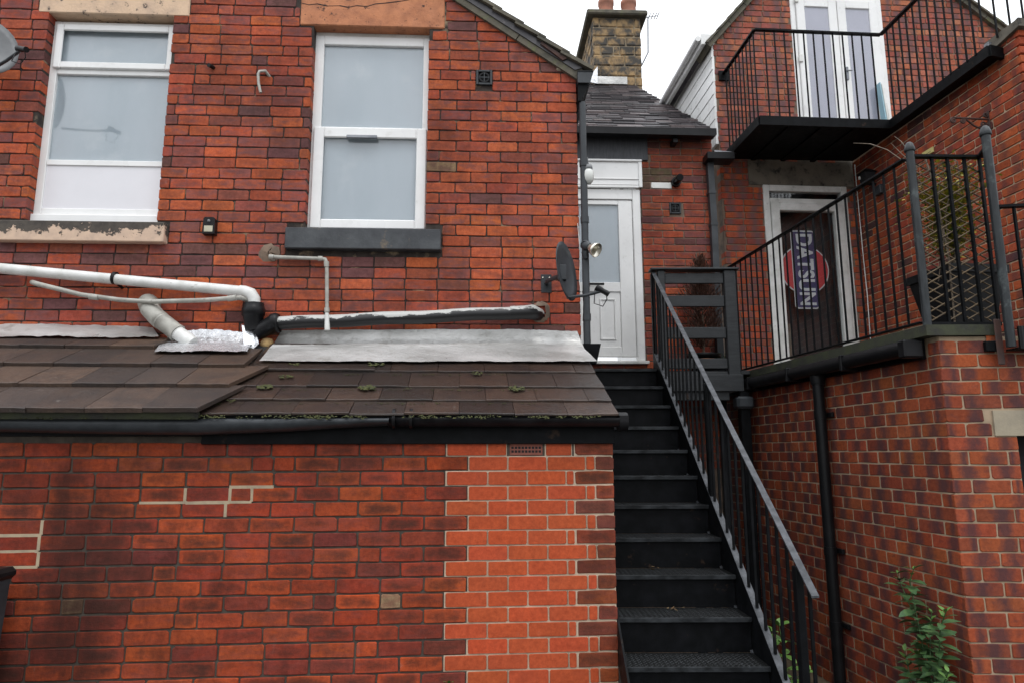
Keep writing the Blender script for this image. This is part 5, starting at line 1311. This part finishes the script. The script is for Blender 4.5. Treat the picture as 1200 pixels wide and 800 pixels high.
# round-in-square vents
def vent(fr, px, py, hw, label, y=-.02, col=M_GREYPL):
    V = on(fr, 'wall_vent', label, 'vent', 'square wall vents'); cx, cz = fr.hit(px, py, y)
    q = MB(); ring(q, cx-hw, cx+hw, cz-hw, cz+hw, y, .03, hw*.28, b=.003)
    q.build('surround', col, V)
    MB().box(cx-hw*.9, cx+hw*.9, -.002, .0, cz-hw*.9, cz+hw*.9).build('backing', M_BLACK, V)
    k = 20; q = MB(); r0, r1 = hw*.5, hw*.66
    vs = [(cx+math.cos(2*math.pi*i/k)*r, y_, cz+math.sin(2*math.pi*i/k)*r) for y_ in (y+.003,) for r in (r0, r1) for i in range(k)]
    q.add(vs, [(i, k+i, k+(i+1) % k, (i+1) % k)[::-1] for i in range(k)]); q.build('ring', M_BLKPL, V)
    MB().box(cx-.003, cx+.003, y+.001, y+.004, cz-hw*.6, cz+hw*.6).build('bar', col, V)
    MB().box(cx-hw*.6, cx+hw*.6, y+.0015, y+.0045, cz-.003, cz+.003).build('bar', col, V)
vent(FM, 567.5, 90.5, .063, 'grey square vent with a round grille high right of the larger window')
vent(FB, 791.5, 244, .062, 'dark square vent below the black flue right of the white door')
FLU = on(FB, 'flue', 'short black flue pipe tilted out of the wall right of the white door', 'flue')
c = FB.hit(792, 214, -.02); d_ = FB.hit(797, 208, -.17)
MB().tube([(c[0], .0, c[1]), (c[0], -.05, c[1])], .052, 16).build('collar', M_BLKPL, FLU)
MB().tube([(c[0], -.05, c[1]), (d_[0], -.17, d_[1])], .036, 16, cap=False).build('pipe', M_BLKPL, FLU)
q = MB(); dd = (Vector((d_[0], -.17, d_[1]))-Vector((c[0], -.05, c[1]))).normalized(); e_ = Vector((d_[0], -.17, d_[1])); q.tube([e_-dd*.02, e_+dd*.003], .0365, 16, cap=True); q.build('mouth', M_BLACK, FLU)

# ================================================================== GUTTER AND DOWNPIPE ON THE HOUSE CORNER
GC = on(FM, 'gutter', 'dark grey gutter end projecting from the eaves of the gable wall', 'gutter')
a = FM.hit(677, 100, -.07); ux1 = U(FM, 695, 100, -.07); zt6 = Z(FM, 686, 84, -.07); zb6 = Z(FM, 686, 97, -.07)
q = MB(); q.prism([(a[0]+.002, zb6), (ux1-.02, zb6), (ux1, zt6), (a[0]+.002, zt6)], -.07, 1.6); q.build('trough', M_GREYPL, GC)
q = MB(); q.prism([(a[0]+.001, zt6), (ux1+.006, zt6), (ux1+.006, zt6+.006), (a[0]+.001, zt6+.006)], -.076, 1.6); q.build('lip', M_BLKPL, GC)
q = MB(); zz = Z(FM, 686, 120, -.03); q.prism([(a[0]+.004, zz), (a[0]+.03, zz), (ux1-.03, zb6-.001), (a[0]+.004, zb6-.001)], -.05, 1.5); q.build('soffit', M_BLACK, GC)
DP2 = on(FM, 'downpipe', 'tall dark downpipe at the corner of the gable wall beside the white door', 'downpipe')
xd = U(FM, 685, 250, -.02)
zt7, zb7 = zz-.002, Z(FM, 688, 403, -.02)
MB().tube([(xd, -.02, zt7), (xd, -.02, zb7)], .027, 16).build('pipe', M_GREYPL, DP2)
for py in (192, 258, 372):
    z_ = Z(FM, 686, py, -.02); q = MB(); q.tube([(xd, -.02, z_-.025), (xd, -.02, z_+.025)], .032, 14); q.build('socket', M_GREYPL, DP2)
q = MB(); c = fit(693, 412, .0); q.hexa([(c.x-.05, -.05, c.z-.09), (c.x+.03, -.05, c.z-.09), (c.x+.03, .05, c.z-.09), (c.x-.05, .05, c.z-.09), (c.x-.07, -.07, c.z+.05), (c.x+.06, -.07, c.z+.05), (c.x+.06, .06, c.z+.05), (c.x-.07, .06, c.z+.05)]); q.build('hopper', M_BLACK, DP2)
CB = on(FM, 'cable', 'thin white cable dangling beside the corner downpipe', 'cable')
MB().tube([fit(677, 262, -.03), fit(680, 300, -.03), fit(679, 330, -.03), fit(683, 355, -.05), fit(682, 385, -.04), fit(681, 400, -.03)], .0022, 6).build('cord', M_WHITE, CB)

# ================================================================== LAMPS BY THE DOOR
BL = on(FM, 'bulkhead_lamp', 'white jar shaped lamp on a curved arm beside the door header', 'lamp')
c = fit(689.5, 207, -.02)
MB().tube([(c.x-.06, 0, c.z+.12), (c.x-.035, -.02, c.z+.155), (c.x-.005, -.02, c.z+.15), (c.x, -.02, c.z+.1)], .006, 8).build('arm', M_LNB, BL)
MB().lathe([(0, .09), (.028, .09), (.034, .07), (.034, .055), (.028, .05)], (c.x, -.02, c.z), 18).build('cap', M_LNB, BL)
MB().lathe([(.03, .052), (.04, .035), (.043, 0), (.038, -.035), (.02, -.06), (0, -.066)], (c.x, -.02, c.z), 20).build('glass_jar', M_LAMPG, BL)
FLD = on(FM, 'floodlight', 'small floodlight with a silver reflector clamped to the corner downpipe', 'lamp')
c = fit(693, 291, -.08); dv = Vector((.62, -.6, -.5)).normalized()
MB().lathe([(.0, -.09), (.03, -.085), (.04, -.05), (.03, -.02)], c, 16, axis=dv).build('housing', M_GREYPL, FLD)
MB().lathe([(.022, -.025), (.045, .02), (.056, .055), (.052, .055), (.04, .02), (.018, -.02)], c, 20, axis=dv).build('reflector', M_CHROME, FLD)
q = MB(); q.tube([(xd, -.03, c.z+.05), (c.x-.05, -.06, c.z+.03)], .03, 12); q.tube([(xd-.01, -.05, c.z-.02), (xd+.0, -.05, c.z-.075)], [.026, .018], 12); q.build('sensor_head', M_GREYPL, FLD)

# ================================================================== SATELLITE DISHES
def dish(label, centre, nrm, rr_, mount, lnb, arm0, face=M_LNB, back=M_GREYPL, tall=1.12):
    D = on(FM, 'satellite_dish', label, 'satellite dish', 'satellite dishes on the gable wall')
    nrm = Vector(nrm).normalized(); up = (Vector((0, 0, 1))-nrm*nrm.z).normalized(); sd = up.cross(nrm)
    q = MB(); n, k = 28, 5; vs = []
    for off in (0, -.006):
        for j in range(1, k+1):
            t_ = j/k
            for i in range(n):
                a_ = 2*math.pi*i/n; vs.append(Vector(centre)+sd*math.cos(a_)*rr_*t_+up*math.sin(a_)*rr_*t_*tall+nrm*(t_*t_*rr_*.22+off-rr_*.2))
        vs.append(Vector(centre)+nrm*(off-rr_*.2))
    m_ = k*n+1; fs = []
    for s_ in (0, 1):
        for j in range(k-1):
            for i in range(n):
                f_ = (s_*m_+j*n+i, s_*m_+(j+1)*n+i, s_*m_+(j+1)*n+(i+1) % n, s_*m_+j*n+(i+1) % n); fs.append(f_ if s_ == 0 else f_[::-1])
        for i in range(n): f_ = (s_*m_+k*n, s_*m_+i, s_*m_+(i+1) % n); fs.append(f_ if s_ == 0 else f_[::-1])
    o_ = (k-1)*n
    for i in range(n): fs.append((o_+i, m_+o_+i, m_+o_+(i+1) % n, o_+(i+1) % n))
    q.add(vs, fs, None, True); q.build('reflector', face, D)
    q = MB(); q.tube([arm0, Vector(arm0).lerp(Vector(lnb), .55)+Vector((0, 0, -.01)), lnb], .011, 8); q.build('feed_arm', back, D)
    lv_ = (Vector(centre)-Vector(lnb)).normalized(); L0 = Vector(lnb)
    q = MB(); q.tube([L0+lv_*.05, L0+lv_*.02, L0, L0-lv_*.05], [.022, .022, .018, .02], 12); q.build('feed_horn', M_BLKPL, D)
    q = MB(); q.tube([L0-lv_*.03+Vector((0, 0, -.01)), L0+Vector((0.03, 0, -.06)), L0+Vector((0.0, 0, -.11)), L0+Vector((-.06, 0, -.09)), L0+lv_*.06+Vector((0, 0, -.015))], .0035, 6); q.build('feed_cable', M_BLKPL, D)
    q = MB(); mt_ = Vector(mount); back_ = Vector(centre)-nrm*(rr_*.22)
    q.tube([mt_+Vector((0, -.008, 0)), mt_+Vector((0, -.1, 0)), back_+Vector((0, 0, -.02))], .016, 10); q.build('bracket_arm', back, D)
    MB().bbox(mt_.x-.04, mt_.x+.04, -.014, -.0075, mt_.z-.07, mt_.z+.07, .003).build('wall_plate', back, D)
    MB().bbox(back_.x-.03, back_.x+.03, back_.y-.03, back_.y+.03, back_.z-.06, back_.z+.05, .005).build('clamp', back, D)
    for s_ in (-1, 1): MB().lathe([(0, .004), (.006, .003), (.007, 0)], (mt_.x+s_*.025, -.014, mt_.z+.045), 8, axis=(0, -1, 0)).build('bolt', M_CHROME, D)
c = fit(664, 318, -.3)
dish('dark grey satellite dish seen edge-on at the right end of the wall', c, (.85, -.52, .12), .165, fit(640, 333, 0), fit(706, 341, -.36), fit(664, 349, -.31), face=M_GREYPL, tall=1.32)
c = fit(-20, 53, -.3)
dish('pale satellite dish cut by the left edge beside the upper left window', c, (.55, -.8, .15), .21, fit(-30, 60, 0), fit(26, 58, -.5), fit(-14, 84, -.33), tall=1.1)

# ================================================================== WHEELED BIN
BN = thing('wheeled_bin', 'grey wheeled bin with black lid at the left edge of the yard', 'bin', (-2.8, 3.25, 0))
bh = 1.42-.0; 
tz = CZ-.1593*3.2-.045
q = MB(); q.hexa([(-.24, -.27, .08), (.24, -.27, .08), (.24, .27, .08), (-.24, .27, .08), (-.29, -.33, tz-.06), (.275, -.33, tz-.06), (.275, .33, tz-.06), (-.29, .33, tz-.06)]); q.build('body', M_GREYPL, BN)
q = MB(); q.bbox(-.31, .3, -.35, .35, tz-.058, tz-.0, .02); q.build('lid', M_BLKPL, BN)
q = MB(); q.bbox(.2, .315, -.1, .1, tz+.001, tz+.02, .008); q.build('lid_ridge', M_BLKPL, BN)
for s_ in (-1, 1): MB().tube([(s_*.27, .28, .1), (s_*.32, .28, .1)], .1, 18).build('wheel', M_BLKPL, BN)

# ================================================================== THINGS ON THE TERRACE
def leaf_mesh(name, l_, w_, mat, fold=.2, n=4):
    q = MB(); vs = []; 
    for i in range(n+1):
        t_ = i/n; ww = w_*math.sin(math.pi*min(1, t_*.95+.03))**.8; x = l_*t_; z_ = -l_*.25*t_*t_
        vs += [(x, -ww, z_+fold*ww), (x, 0, z_), (x, ww, z_+fold*ww)]
    fs = []
    for i in range(n): fs += [(3*i, 3*i+3, 3*i+4, 3*i+1), (3*i+1, 3*i+4, 3*i+5, 3*i+2)]
    q.add(vs, fs, None, True); return q.mesh(name, mat)
def orient(p, d_, s_=1, roll=0):
    d_ = Vector(d_).normalized(); z_ = Vector((0, 0, 1)); y_ = z_.cross(d_); y_ = y_.normalized() if y_.length > .01 else Vector((0, 1, 0)); z2 = d_.cross(y_)
    M_ = Matrix((d_, y_, z2)).transposed().to_4x4(); M_ = M_ @ Matrix.Rotation(roll, 4, 'X'); return Matrix.Translation(p) @ M_ @ Matrix.Scale(s_, 4)
px_, pz_ = FT.hit(1090, 345, .55)
PPc = FT.w(-.42, .52, 0)
PO = thing('planter', 'large black tapered planter behind the lattice on the terrace', 'planter', (PPc.x, PPc.y, TZ))
q = MB(); hP = .46
def frust(mb, b0, b1, z0, z1, ang=0):
    pts = []
    for b__, z__ in ((b0, z0), (b1, z1)):
        for sx_, sy_ in ((-1, -1), (1, -1), (1, 1), (-1, 1)): pts.append((sx_*b__, sy_*b__, z__))
    mb.hexa(pts); return mb
frust(q, .13, .205, .002, hP); q.build('tub', M_BLKPL, PO)
frust(MB(), .215, .217, hP-.05, hP+.003).build('rim', M_BLKPL, PO)
frust(MB(), .19, .191, hP+.0035, hP+.012).build('soil', M_EDGE, PO)
PO.rotation_euler = (0, 0, R(6))
SH = thing('terrace_shrub', 'yellowing bushy shrub growing in the black planter behind the lattice', 'shrub', (PPc.x, PPc.y, TZ+hP))
q = MB(); stems = []
for i in range(9):
    a_ = random.uniform(0, 6.28); h_ = random.uniform(.35, .75); e_ = Vector((math.cos(a_)*.22*random.random(), math.sin(a_)*.2*random.random(), h_)); stems.append(e_)
    q.tube([(0, 0, 0), e_*.5+Vector((random.uniform(-.04, .04), random.uniform(-.04, .04), 0)), e_], [.009, .006, .003], 6)
q.build('stems', M_TWIG, SH, kind='stuff')
for mt_, cnt_ in ((M_LEAFY, 2600), (M_LEAF, 600)):
    q = MB()
    for _ in range(cnt_):
        e_ = random.choice(stems); t_ = random.uniform(.35, 1.05); p_ = e_*t_+Vector((random.gauss(0, .05), random.gauss(0, .05), random.gauss(0, .04)))
        a_ = random.uniform(0, 6.28); d1 = Vector((math.cos(a_), math.sin(a_), random.uniform(-.7, .5)))*random.uniform(.022, .044); d2_ = Vector((-math.sin(a_), math.cos(a_), random.uniform(-.5, .5))).normalized()*.011
        q.add([p_, p_+d1*.5+d2_, p_+d1, p_+d1*.5-d2_], [(0, 1, 2, 3)])
    q.build('leaves', mt_, SH, kind='stuff')
# bare twigs of a climber
TW = thing('bare_climber', 'leafless pale twigs of a climber arching above the first ball topped post', 'plant', tuple(FT.w(-.15, .25, 0)[:2])+(TZ,))
rt = TW.location
for pts, r_ in (((( -.0, .0, .6), (-.02, .05, 1.0)), .006),):
    MB().tube([(0, 0, .0), (.02, .02, .5), (-.02, .03, 1.0), (-.05, .05, 1.2)], .006, 6).build('stem', M_TWIG, TW)
def wpt(px, py, yy):                              # point seen at a pixel on a plane parallel to the terrace edge
    u_, z_ = FT.hit(px, py, yy); return FT.w(u_, yy, z_)-rt
for pl in (((1078, 205), (1060, 190), (1040, 176), (1020, 169), (1000, 168)), ((1075, 200), (1066, 180), (1056, 166), (1048, 160)), ((1076, 196), (1058, 182), (1044, 168)), ((1125, 215), (1122, 190), (1110, 183), (1108, 176)), ((1112, 300), (1108, 250), (1116, 215), (1112, 188)), ((1100, 330), (1106, 280), (1098, 240), (1103, 205))):
    P = [wpt(x_, y_, .28) for x_, y_ in pl]; MB().tube(P, [.0035]*(len(P)-1)+[.0015], 5).build('twig', M_TWIG, TW)
q = MB()
for _ in range(60):
    p_ = wpt(random.choice([random.uniform(1045, 1075), random.uniform(1100, 1130)]), random.uniform(225, 265), .25); a_ = random.uniform(0, 6.28)
    d1 = Vector((math.cos(a_), math.sin(a_), random.uniform(-.7, .5)))*.03; d2_ = Vector((-math.sin(a_), math.cos(a_), random.uniform(-.5, .5))).normalized()*.013; q.add([p_, p_+d1*.5+d2_, p_+d1, p_+d1*.5-d2_], [(0, 1, 2, 3)])
q.build('leaves', M_LEAFY, TW, kind='stuff')
# wall things
YC = on(FS, 'wall_card', 'small yellow card fixed to the brick side wall above the railing', 'sign')
a = FS.hit(1081, 186, -.02); b_ = FS.hit(1093, 172, -.02)
MB().bbox(a[0], b_[0], -.024, -.0075, a[1], b_[1]+.0, .003).build('card', M_YELL, YC)
for k_ in range(3): MB().box(a[0]+.02, b_[0]-.03, -.0255, -.0245, b_[1]-.04-k_*.03, b_[1]-.035-k_*.03).build('print_line', M_MOLD, YC)
SB = on(FS, 'scroll_bracket', 'wrought iron scroll bracket for a hanging basket on the brick side wall', 'bracket')
c = FS.hit(1159, 143, -.01); bx_, bz_ = c
zt8, zb8 = FS.hit(1158, 130, -.01)[1], FS.hit(1162, 157, -.01)[1]
MB().bbox(bx_-.012, bx_+.012, -.016, -.0075, zb8, zt8, .003).build('back_plate', M_RUST, SB)
def spiral(cy_, cz_, r_, turns, s_, a0=0):
    pts = []
    for i in range(int(14*turns)+1):
        a_ = a0+s_*2*math.pi*i/14; rr_ = r_*(1-.75*i/(14*turns)); pts.append((bx_, cy_+math.cos(a_)*rr_, cz_+math.sin(a_)*rr_))
    return pts
MB().tube([(bx_, -.016, bz_+.02), (bx_, -.33, bz_+.02)], .009, 8).build('arm', M_RUST, SB)
MB().tube([(bx_, -.016, bz_-.075), (bx_, -.07, bz_-.075), (bx_, -.15, bz_-.045), (bx_, -.22, bz_+.012)], .008, 8).build('brace', M_RUST, SB)
MB().tube(spiral(-.335, bz_-.005, .026, 1.5, 1, R(90)), .008, 6).build('scroll', M_RUST, SB)
MB().tube(spiral(-.25, bz_-.005, .024, 1.5, -1, R(90)), .008, 6).build('scroll', M_RUST, SB)
MB().tube(spiral(-.065, bz_-.03, .032, 1.6, 1, R(200)), .008, 6).build('scroll', M_RUST, SB)
MB().tube(spiral(-.035, bz_+.06, .022, 1.3, -1, R(0)), .008, 6).build('scroll', M_RUST, SB)
LA = on(FS, 'wall_lantern', 'black wall lantern in the corner beside the terrace door', 'lamp')
c = FS.hit(1016, 209, -.1)
frust(MB(), .045, .06, 0, .1).build('lantern_glass', M_DARK, LA).location = (c[0], -.1, c[1]-.05)
frust(MB(), .075, .02, 0, .05).build('lantern_roof', M_BLACK, LA).location = (c[0], -.1, c[1]+.0505)
MB().bbox(c[0]-.012, c[0]+.012, -.1, -.008, c[1]-.08, c[1]-.055, .003).build('bracket', M_BLACK, LA)
MB().lathe([(0, .02), (.013, .01), (.012, -.015), (0, -.02)], (c[0]-.03, -.165, c[1]+.01), 10).build('bulb', M_LAMPG, LA)
CV = on(FS, 'conduit', 'pale cable running down the corner to the right of the terrace door', 'cable')
MB().tube([FS_ for FS_ in [(.05, -.025, BZ-.05), (.06, -.025, TZ+1.3), (.075, -.028, TZ+.9), (.06, -.025, TZ+.5), (.055, -.025, TZ+.02)]], .0055, 6).build('cord', M_UPVCG, CV)
BX = on(FS, 'outdoor_tap_box', 'small dark box on the shaded side wall below the lantern', 'box')
c = FS.hit(1031, 223, -.02); MB().bbox(c[0]-.05, c[0]+.05, -.05, -.0075, c[1]-.05, c[1]+.05, .006).build('box', M_GREYPL, BX)

# ================================================================== CONIFER AND POTS BY THE STAIR HEAD
def pot(name, label, loc, r_, h_, mat):
    P_ = thing(name, label, 'pot', loc)
    MB().lathe([(0, .002), (r_*.72, .002), (r_*.95, h_*.82), (r_*1.06, h_*.83), (r_*1.08, h_), (r_*.98, h_), (r_*.95, h_*.88), (0, h_*.86)], (0, 0, 0), 20).build('body', mat, P_); return P_
cl = FB.w(U(FB, 824, 400, -.25), -.25, 0); zL = TZ
pot('plant_pot', 'round black plant pot with copper bands behind the timber screen', (cl.x, cl.y, zL), .15, .2, M_BLKPL)
q = MB(); q.lathe([(.148, .13), (.152, .132), (.152, .142), (.148, .144)], (0, 0, 0), 20); bd = q.build('copper_band', simple('copper_band', (.3, .13, .06), (.2, .09, .05), 20, .4, metal=.5), bpy.data.objects['plant_pot'])
CN = thing('dead_conifer', 'dried brown conifer standing tall behind the timber screen', 'tree', (cl.x, cl.y, zL+.18))
zc_ = FB.hit(824, 300, -.25)[1]-zL-.18
MB().tube([(0, 0, 0), (.01, 0, zc_*.5), (0, 0, zc_*.97)], [.014, .009, .003], 6).build('trunk', M_TWIG, CN)
q = MB(); br = MB()
for i in range(150):
    h_ = zc_*random.uniform(.06, .97); a_ = random.uniform(0, 6.28); rr_ = .24*min(1, (1-h_/zc_)*1.5+.12)*random.uniform(.5, 1); e_ = Vector((math.cos(a_)*rr_, math.sin(a_)*rr_, h_+rr_*1.0))
    br.tube([(0, 0, h_), e_], [.004, .002], 4)
    for _ in range(22):
        t_ = random.uniform(.15, 1.1); p_ = Vector((0, 0, h_)).lerp(e_, t_)+Vector((random.gauss(0, .02), random.gauss(0, .02), random.gauss(0, .025)))
        d1 = (e_-Vector((0, 0, h_))).normalized()*.03+Vector((random.uniform(-.01, .01), random.uniform(-.01, .01), .02)); d2_ = Vector((random.uniform(-1, 1), random.uniform(-1, 1), random.uniform(-.3, .3))).normalized()*.006
        q.add([p_-d1*.5, p_+d2_, p_+d1*.5, p_-d2_], [(0, 1, 2, 3)])
br.build('branches', M_DRY, CN, kind='stuff'); q.build('foliage', M_DRY, CN, kind='stuff')
cl2 = FB.w(U(FB, 846, 410, -.35), -.35, 0)
pot('small_pot', 'small dark pot holding a green sprig beside the dried conifer', (cl2.x, cl2.y, zL), .07, .12, M_GREYPL)
def sprig(name, label, loc, n, h_, spread, lm, cat='plant', stem=True, size=(.8, 1.2), lean=(0, 0)):
    S_ = thing(name, label, cat, loc)
    for i in range(n):
        a_ = random.uniform(0, 6.28); hh_ = h_*random.uniform(.6, 1); e_ = Vector((math.cos(a_)*spread+lean[0]*hh_, math.sin(a_)*spread+lean[1]*hh_, hh_))
        MB().tube([(0, 0, 0), e_*.5, e_], [.004, .003, .002], 5).build('stem', M_LEAF, S_)
        for k_ in range(6):
            p_ = e_*(.4+.6*k_/5); b2 = random.uniform(0, 6.28); inst('leaf', lm, S_, orient(p_, (math.cos(b2), math.sin(b2), random.uniform(.0, .6)), random.uniform(*size)))
    return S_
lmG = leaf_mesh('leaf_green', .055, .013, M_LEAF); lmY = leaf_mesh('leaf_young', .05, .012, M_LEAFL)
sprig('pot_plant', 'tiny light green plant in the small pot at the stair head', (cl2.x, cl2.y, zL+.11), 3, .1, .04, lmY)

# ================================================================== SHRUB AT THE FOOT OF THE TERRACE WALL
def stemplant(name, label, base, tips, lm1, lm2, dens=.055, sz=(.8, 1.35), cat='shrub'):
    S_ = thing(name, label, cat, tuple(base))
    for P in tips:
        P = [Vector(p) for p in P]; MB().tube(P, [.006]+[.004]*(len(P)-2)+[.002], 6).build('stem', M_LEAF, S_)
        tot = 0; segs = list(zip(P, P[1:])); whor = 0
        Lt = sum((b_-a_).length for a_, b_ in segs); d_ = Lt*.25
        while d_ <= Lt:
            acc = 0
            for a_, b_ in segs:
                l_ = (b_-a_).length
                if acc+l_ >= d_: p_ = a_.lerp(b_, (d_-acc)/l_); break
                acc += l_
            top_ = d_ > Lt-.09
            for k_ in range(3 if not top_ else 4):
                a0 = whor+k_*2.1+random.uniform(-.3, .3)
                inst('leaf', lm2 if top_ and random.random() < .75 else lm1, S_, orient(p_, (math.cos(a0), math.sin(a0), random.uniform(-.1, .5) if not top_ else random.uniform(.4, 1.2)), random.uniform(*sz)*(.75 if top_ else 1), random.uniform(-.4, .4)))
            whor += 1.05; d_ += dens
    return S_
yy = -.22
bs = FT.w(FT.hit(1100, 780, yy)[0], yy, 0)
def rel(px, py, y__=-.22): u_, z_ = FT.hit(px, py, y__); return FT.w(u_, y__, z_)-bs
lmB = leaf_mesh('leaf_shrub', .088, .021, M_LEAF); lmBY = leaf_mesh('leaf_shrub_tip', .06, .012, M_LEAFL)
stemplant('wall_shrub', 'leafy green shrub reaching up the brick wall in the lower right', bs, [
    [(0, 0, 0), rel(1092, 800), rel(1082, 760), rel(1072, 710), rel(1066, 680), rel(1072, 662)],
    [(0, 0, 0), rel(1098, 800, -.26), rel(1100, 775, -.26), rel(1102, 735, -.27), rel(1110, 712, -.28)],
    [(.0, 0, 0), rel(1080, 800, -.2), rel(1076, 775, -.19), rel(1074, 755, -.18)],
    [(.0, 0, 0), rel(1090, 800, -.2), rel(1086, 750, -.15), rel(1062, 700, -.14), rel(1050, 668, -.14)],
    [(.0, 0, 0), rel(1105, 820, -.3), rel(1106, 800, -.32), rel(1112, 786, -.33)],
    [(.0, 0, 0), rel(1096, 800, -.24), rel(1090, 770, -.2), rel(1090, 735, -.18), rel(1092, 715, -.18)], [(.0, 0, 0), rel(1070, 810, -.2), rel(1064, 780, -.17), rel(1060, 762, -.16)]], lmB, lmBY, .042)
# weeds seen through the balusters at the foot of the stairs, and in the joint of the lean-to wall
def relp(px, py, Y, base):                       # pixel -> point on a plane facing the viewer at distance Y
    f2 = Frame(0, Y, 0); u_, z_ = f2.hit(px, py); return Vector((u_, Y, z_))-Vector(base)
b0 = (1.62, 4.15, 0)
stemplant('stair_weed', 'bright green weed growing behind the lowest stair balusters', b0, [
    [(0, 0, 0), relp(918, 760, 4.15, b0), relp(912, 728, 4.15, b0)], [(0, 0, 0), relp(906, 790, 4.1, b0), relp(903, 740, 4.1, b0)], [(0, 0, 0), relp(925, 800, 4.2, b0), relp(945, 785, 4.2, b0)]], leaf_mesh('leaf_weed', .09, .028, M_LEAFL), leaf_mesh('leaf_weed_tip', .08, .026, M_LEAFL), .08, cat='weed')
lw_ = FL.w(U(FL, 526, 795, -.01), -.012, FL.hit(526, 800, -.01)[1])
S_ = thing('joint_weed', 'tiny seedling sprouting from the low brick wall at the bottom edge', 'weed', tuple(lw_))
for a_ in (-.5, .6, 2.4, 1.5): inst('leaf', lmY, S_, orient((0, 0, 0), (math.cos(a_), -.6, .75), .75))
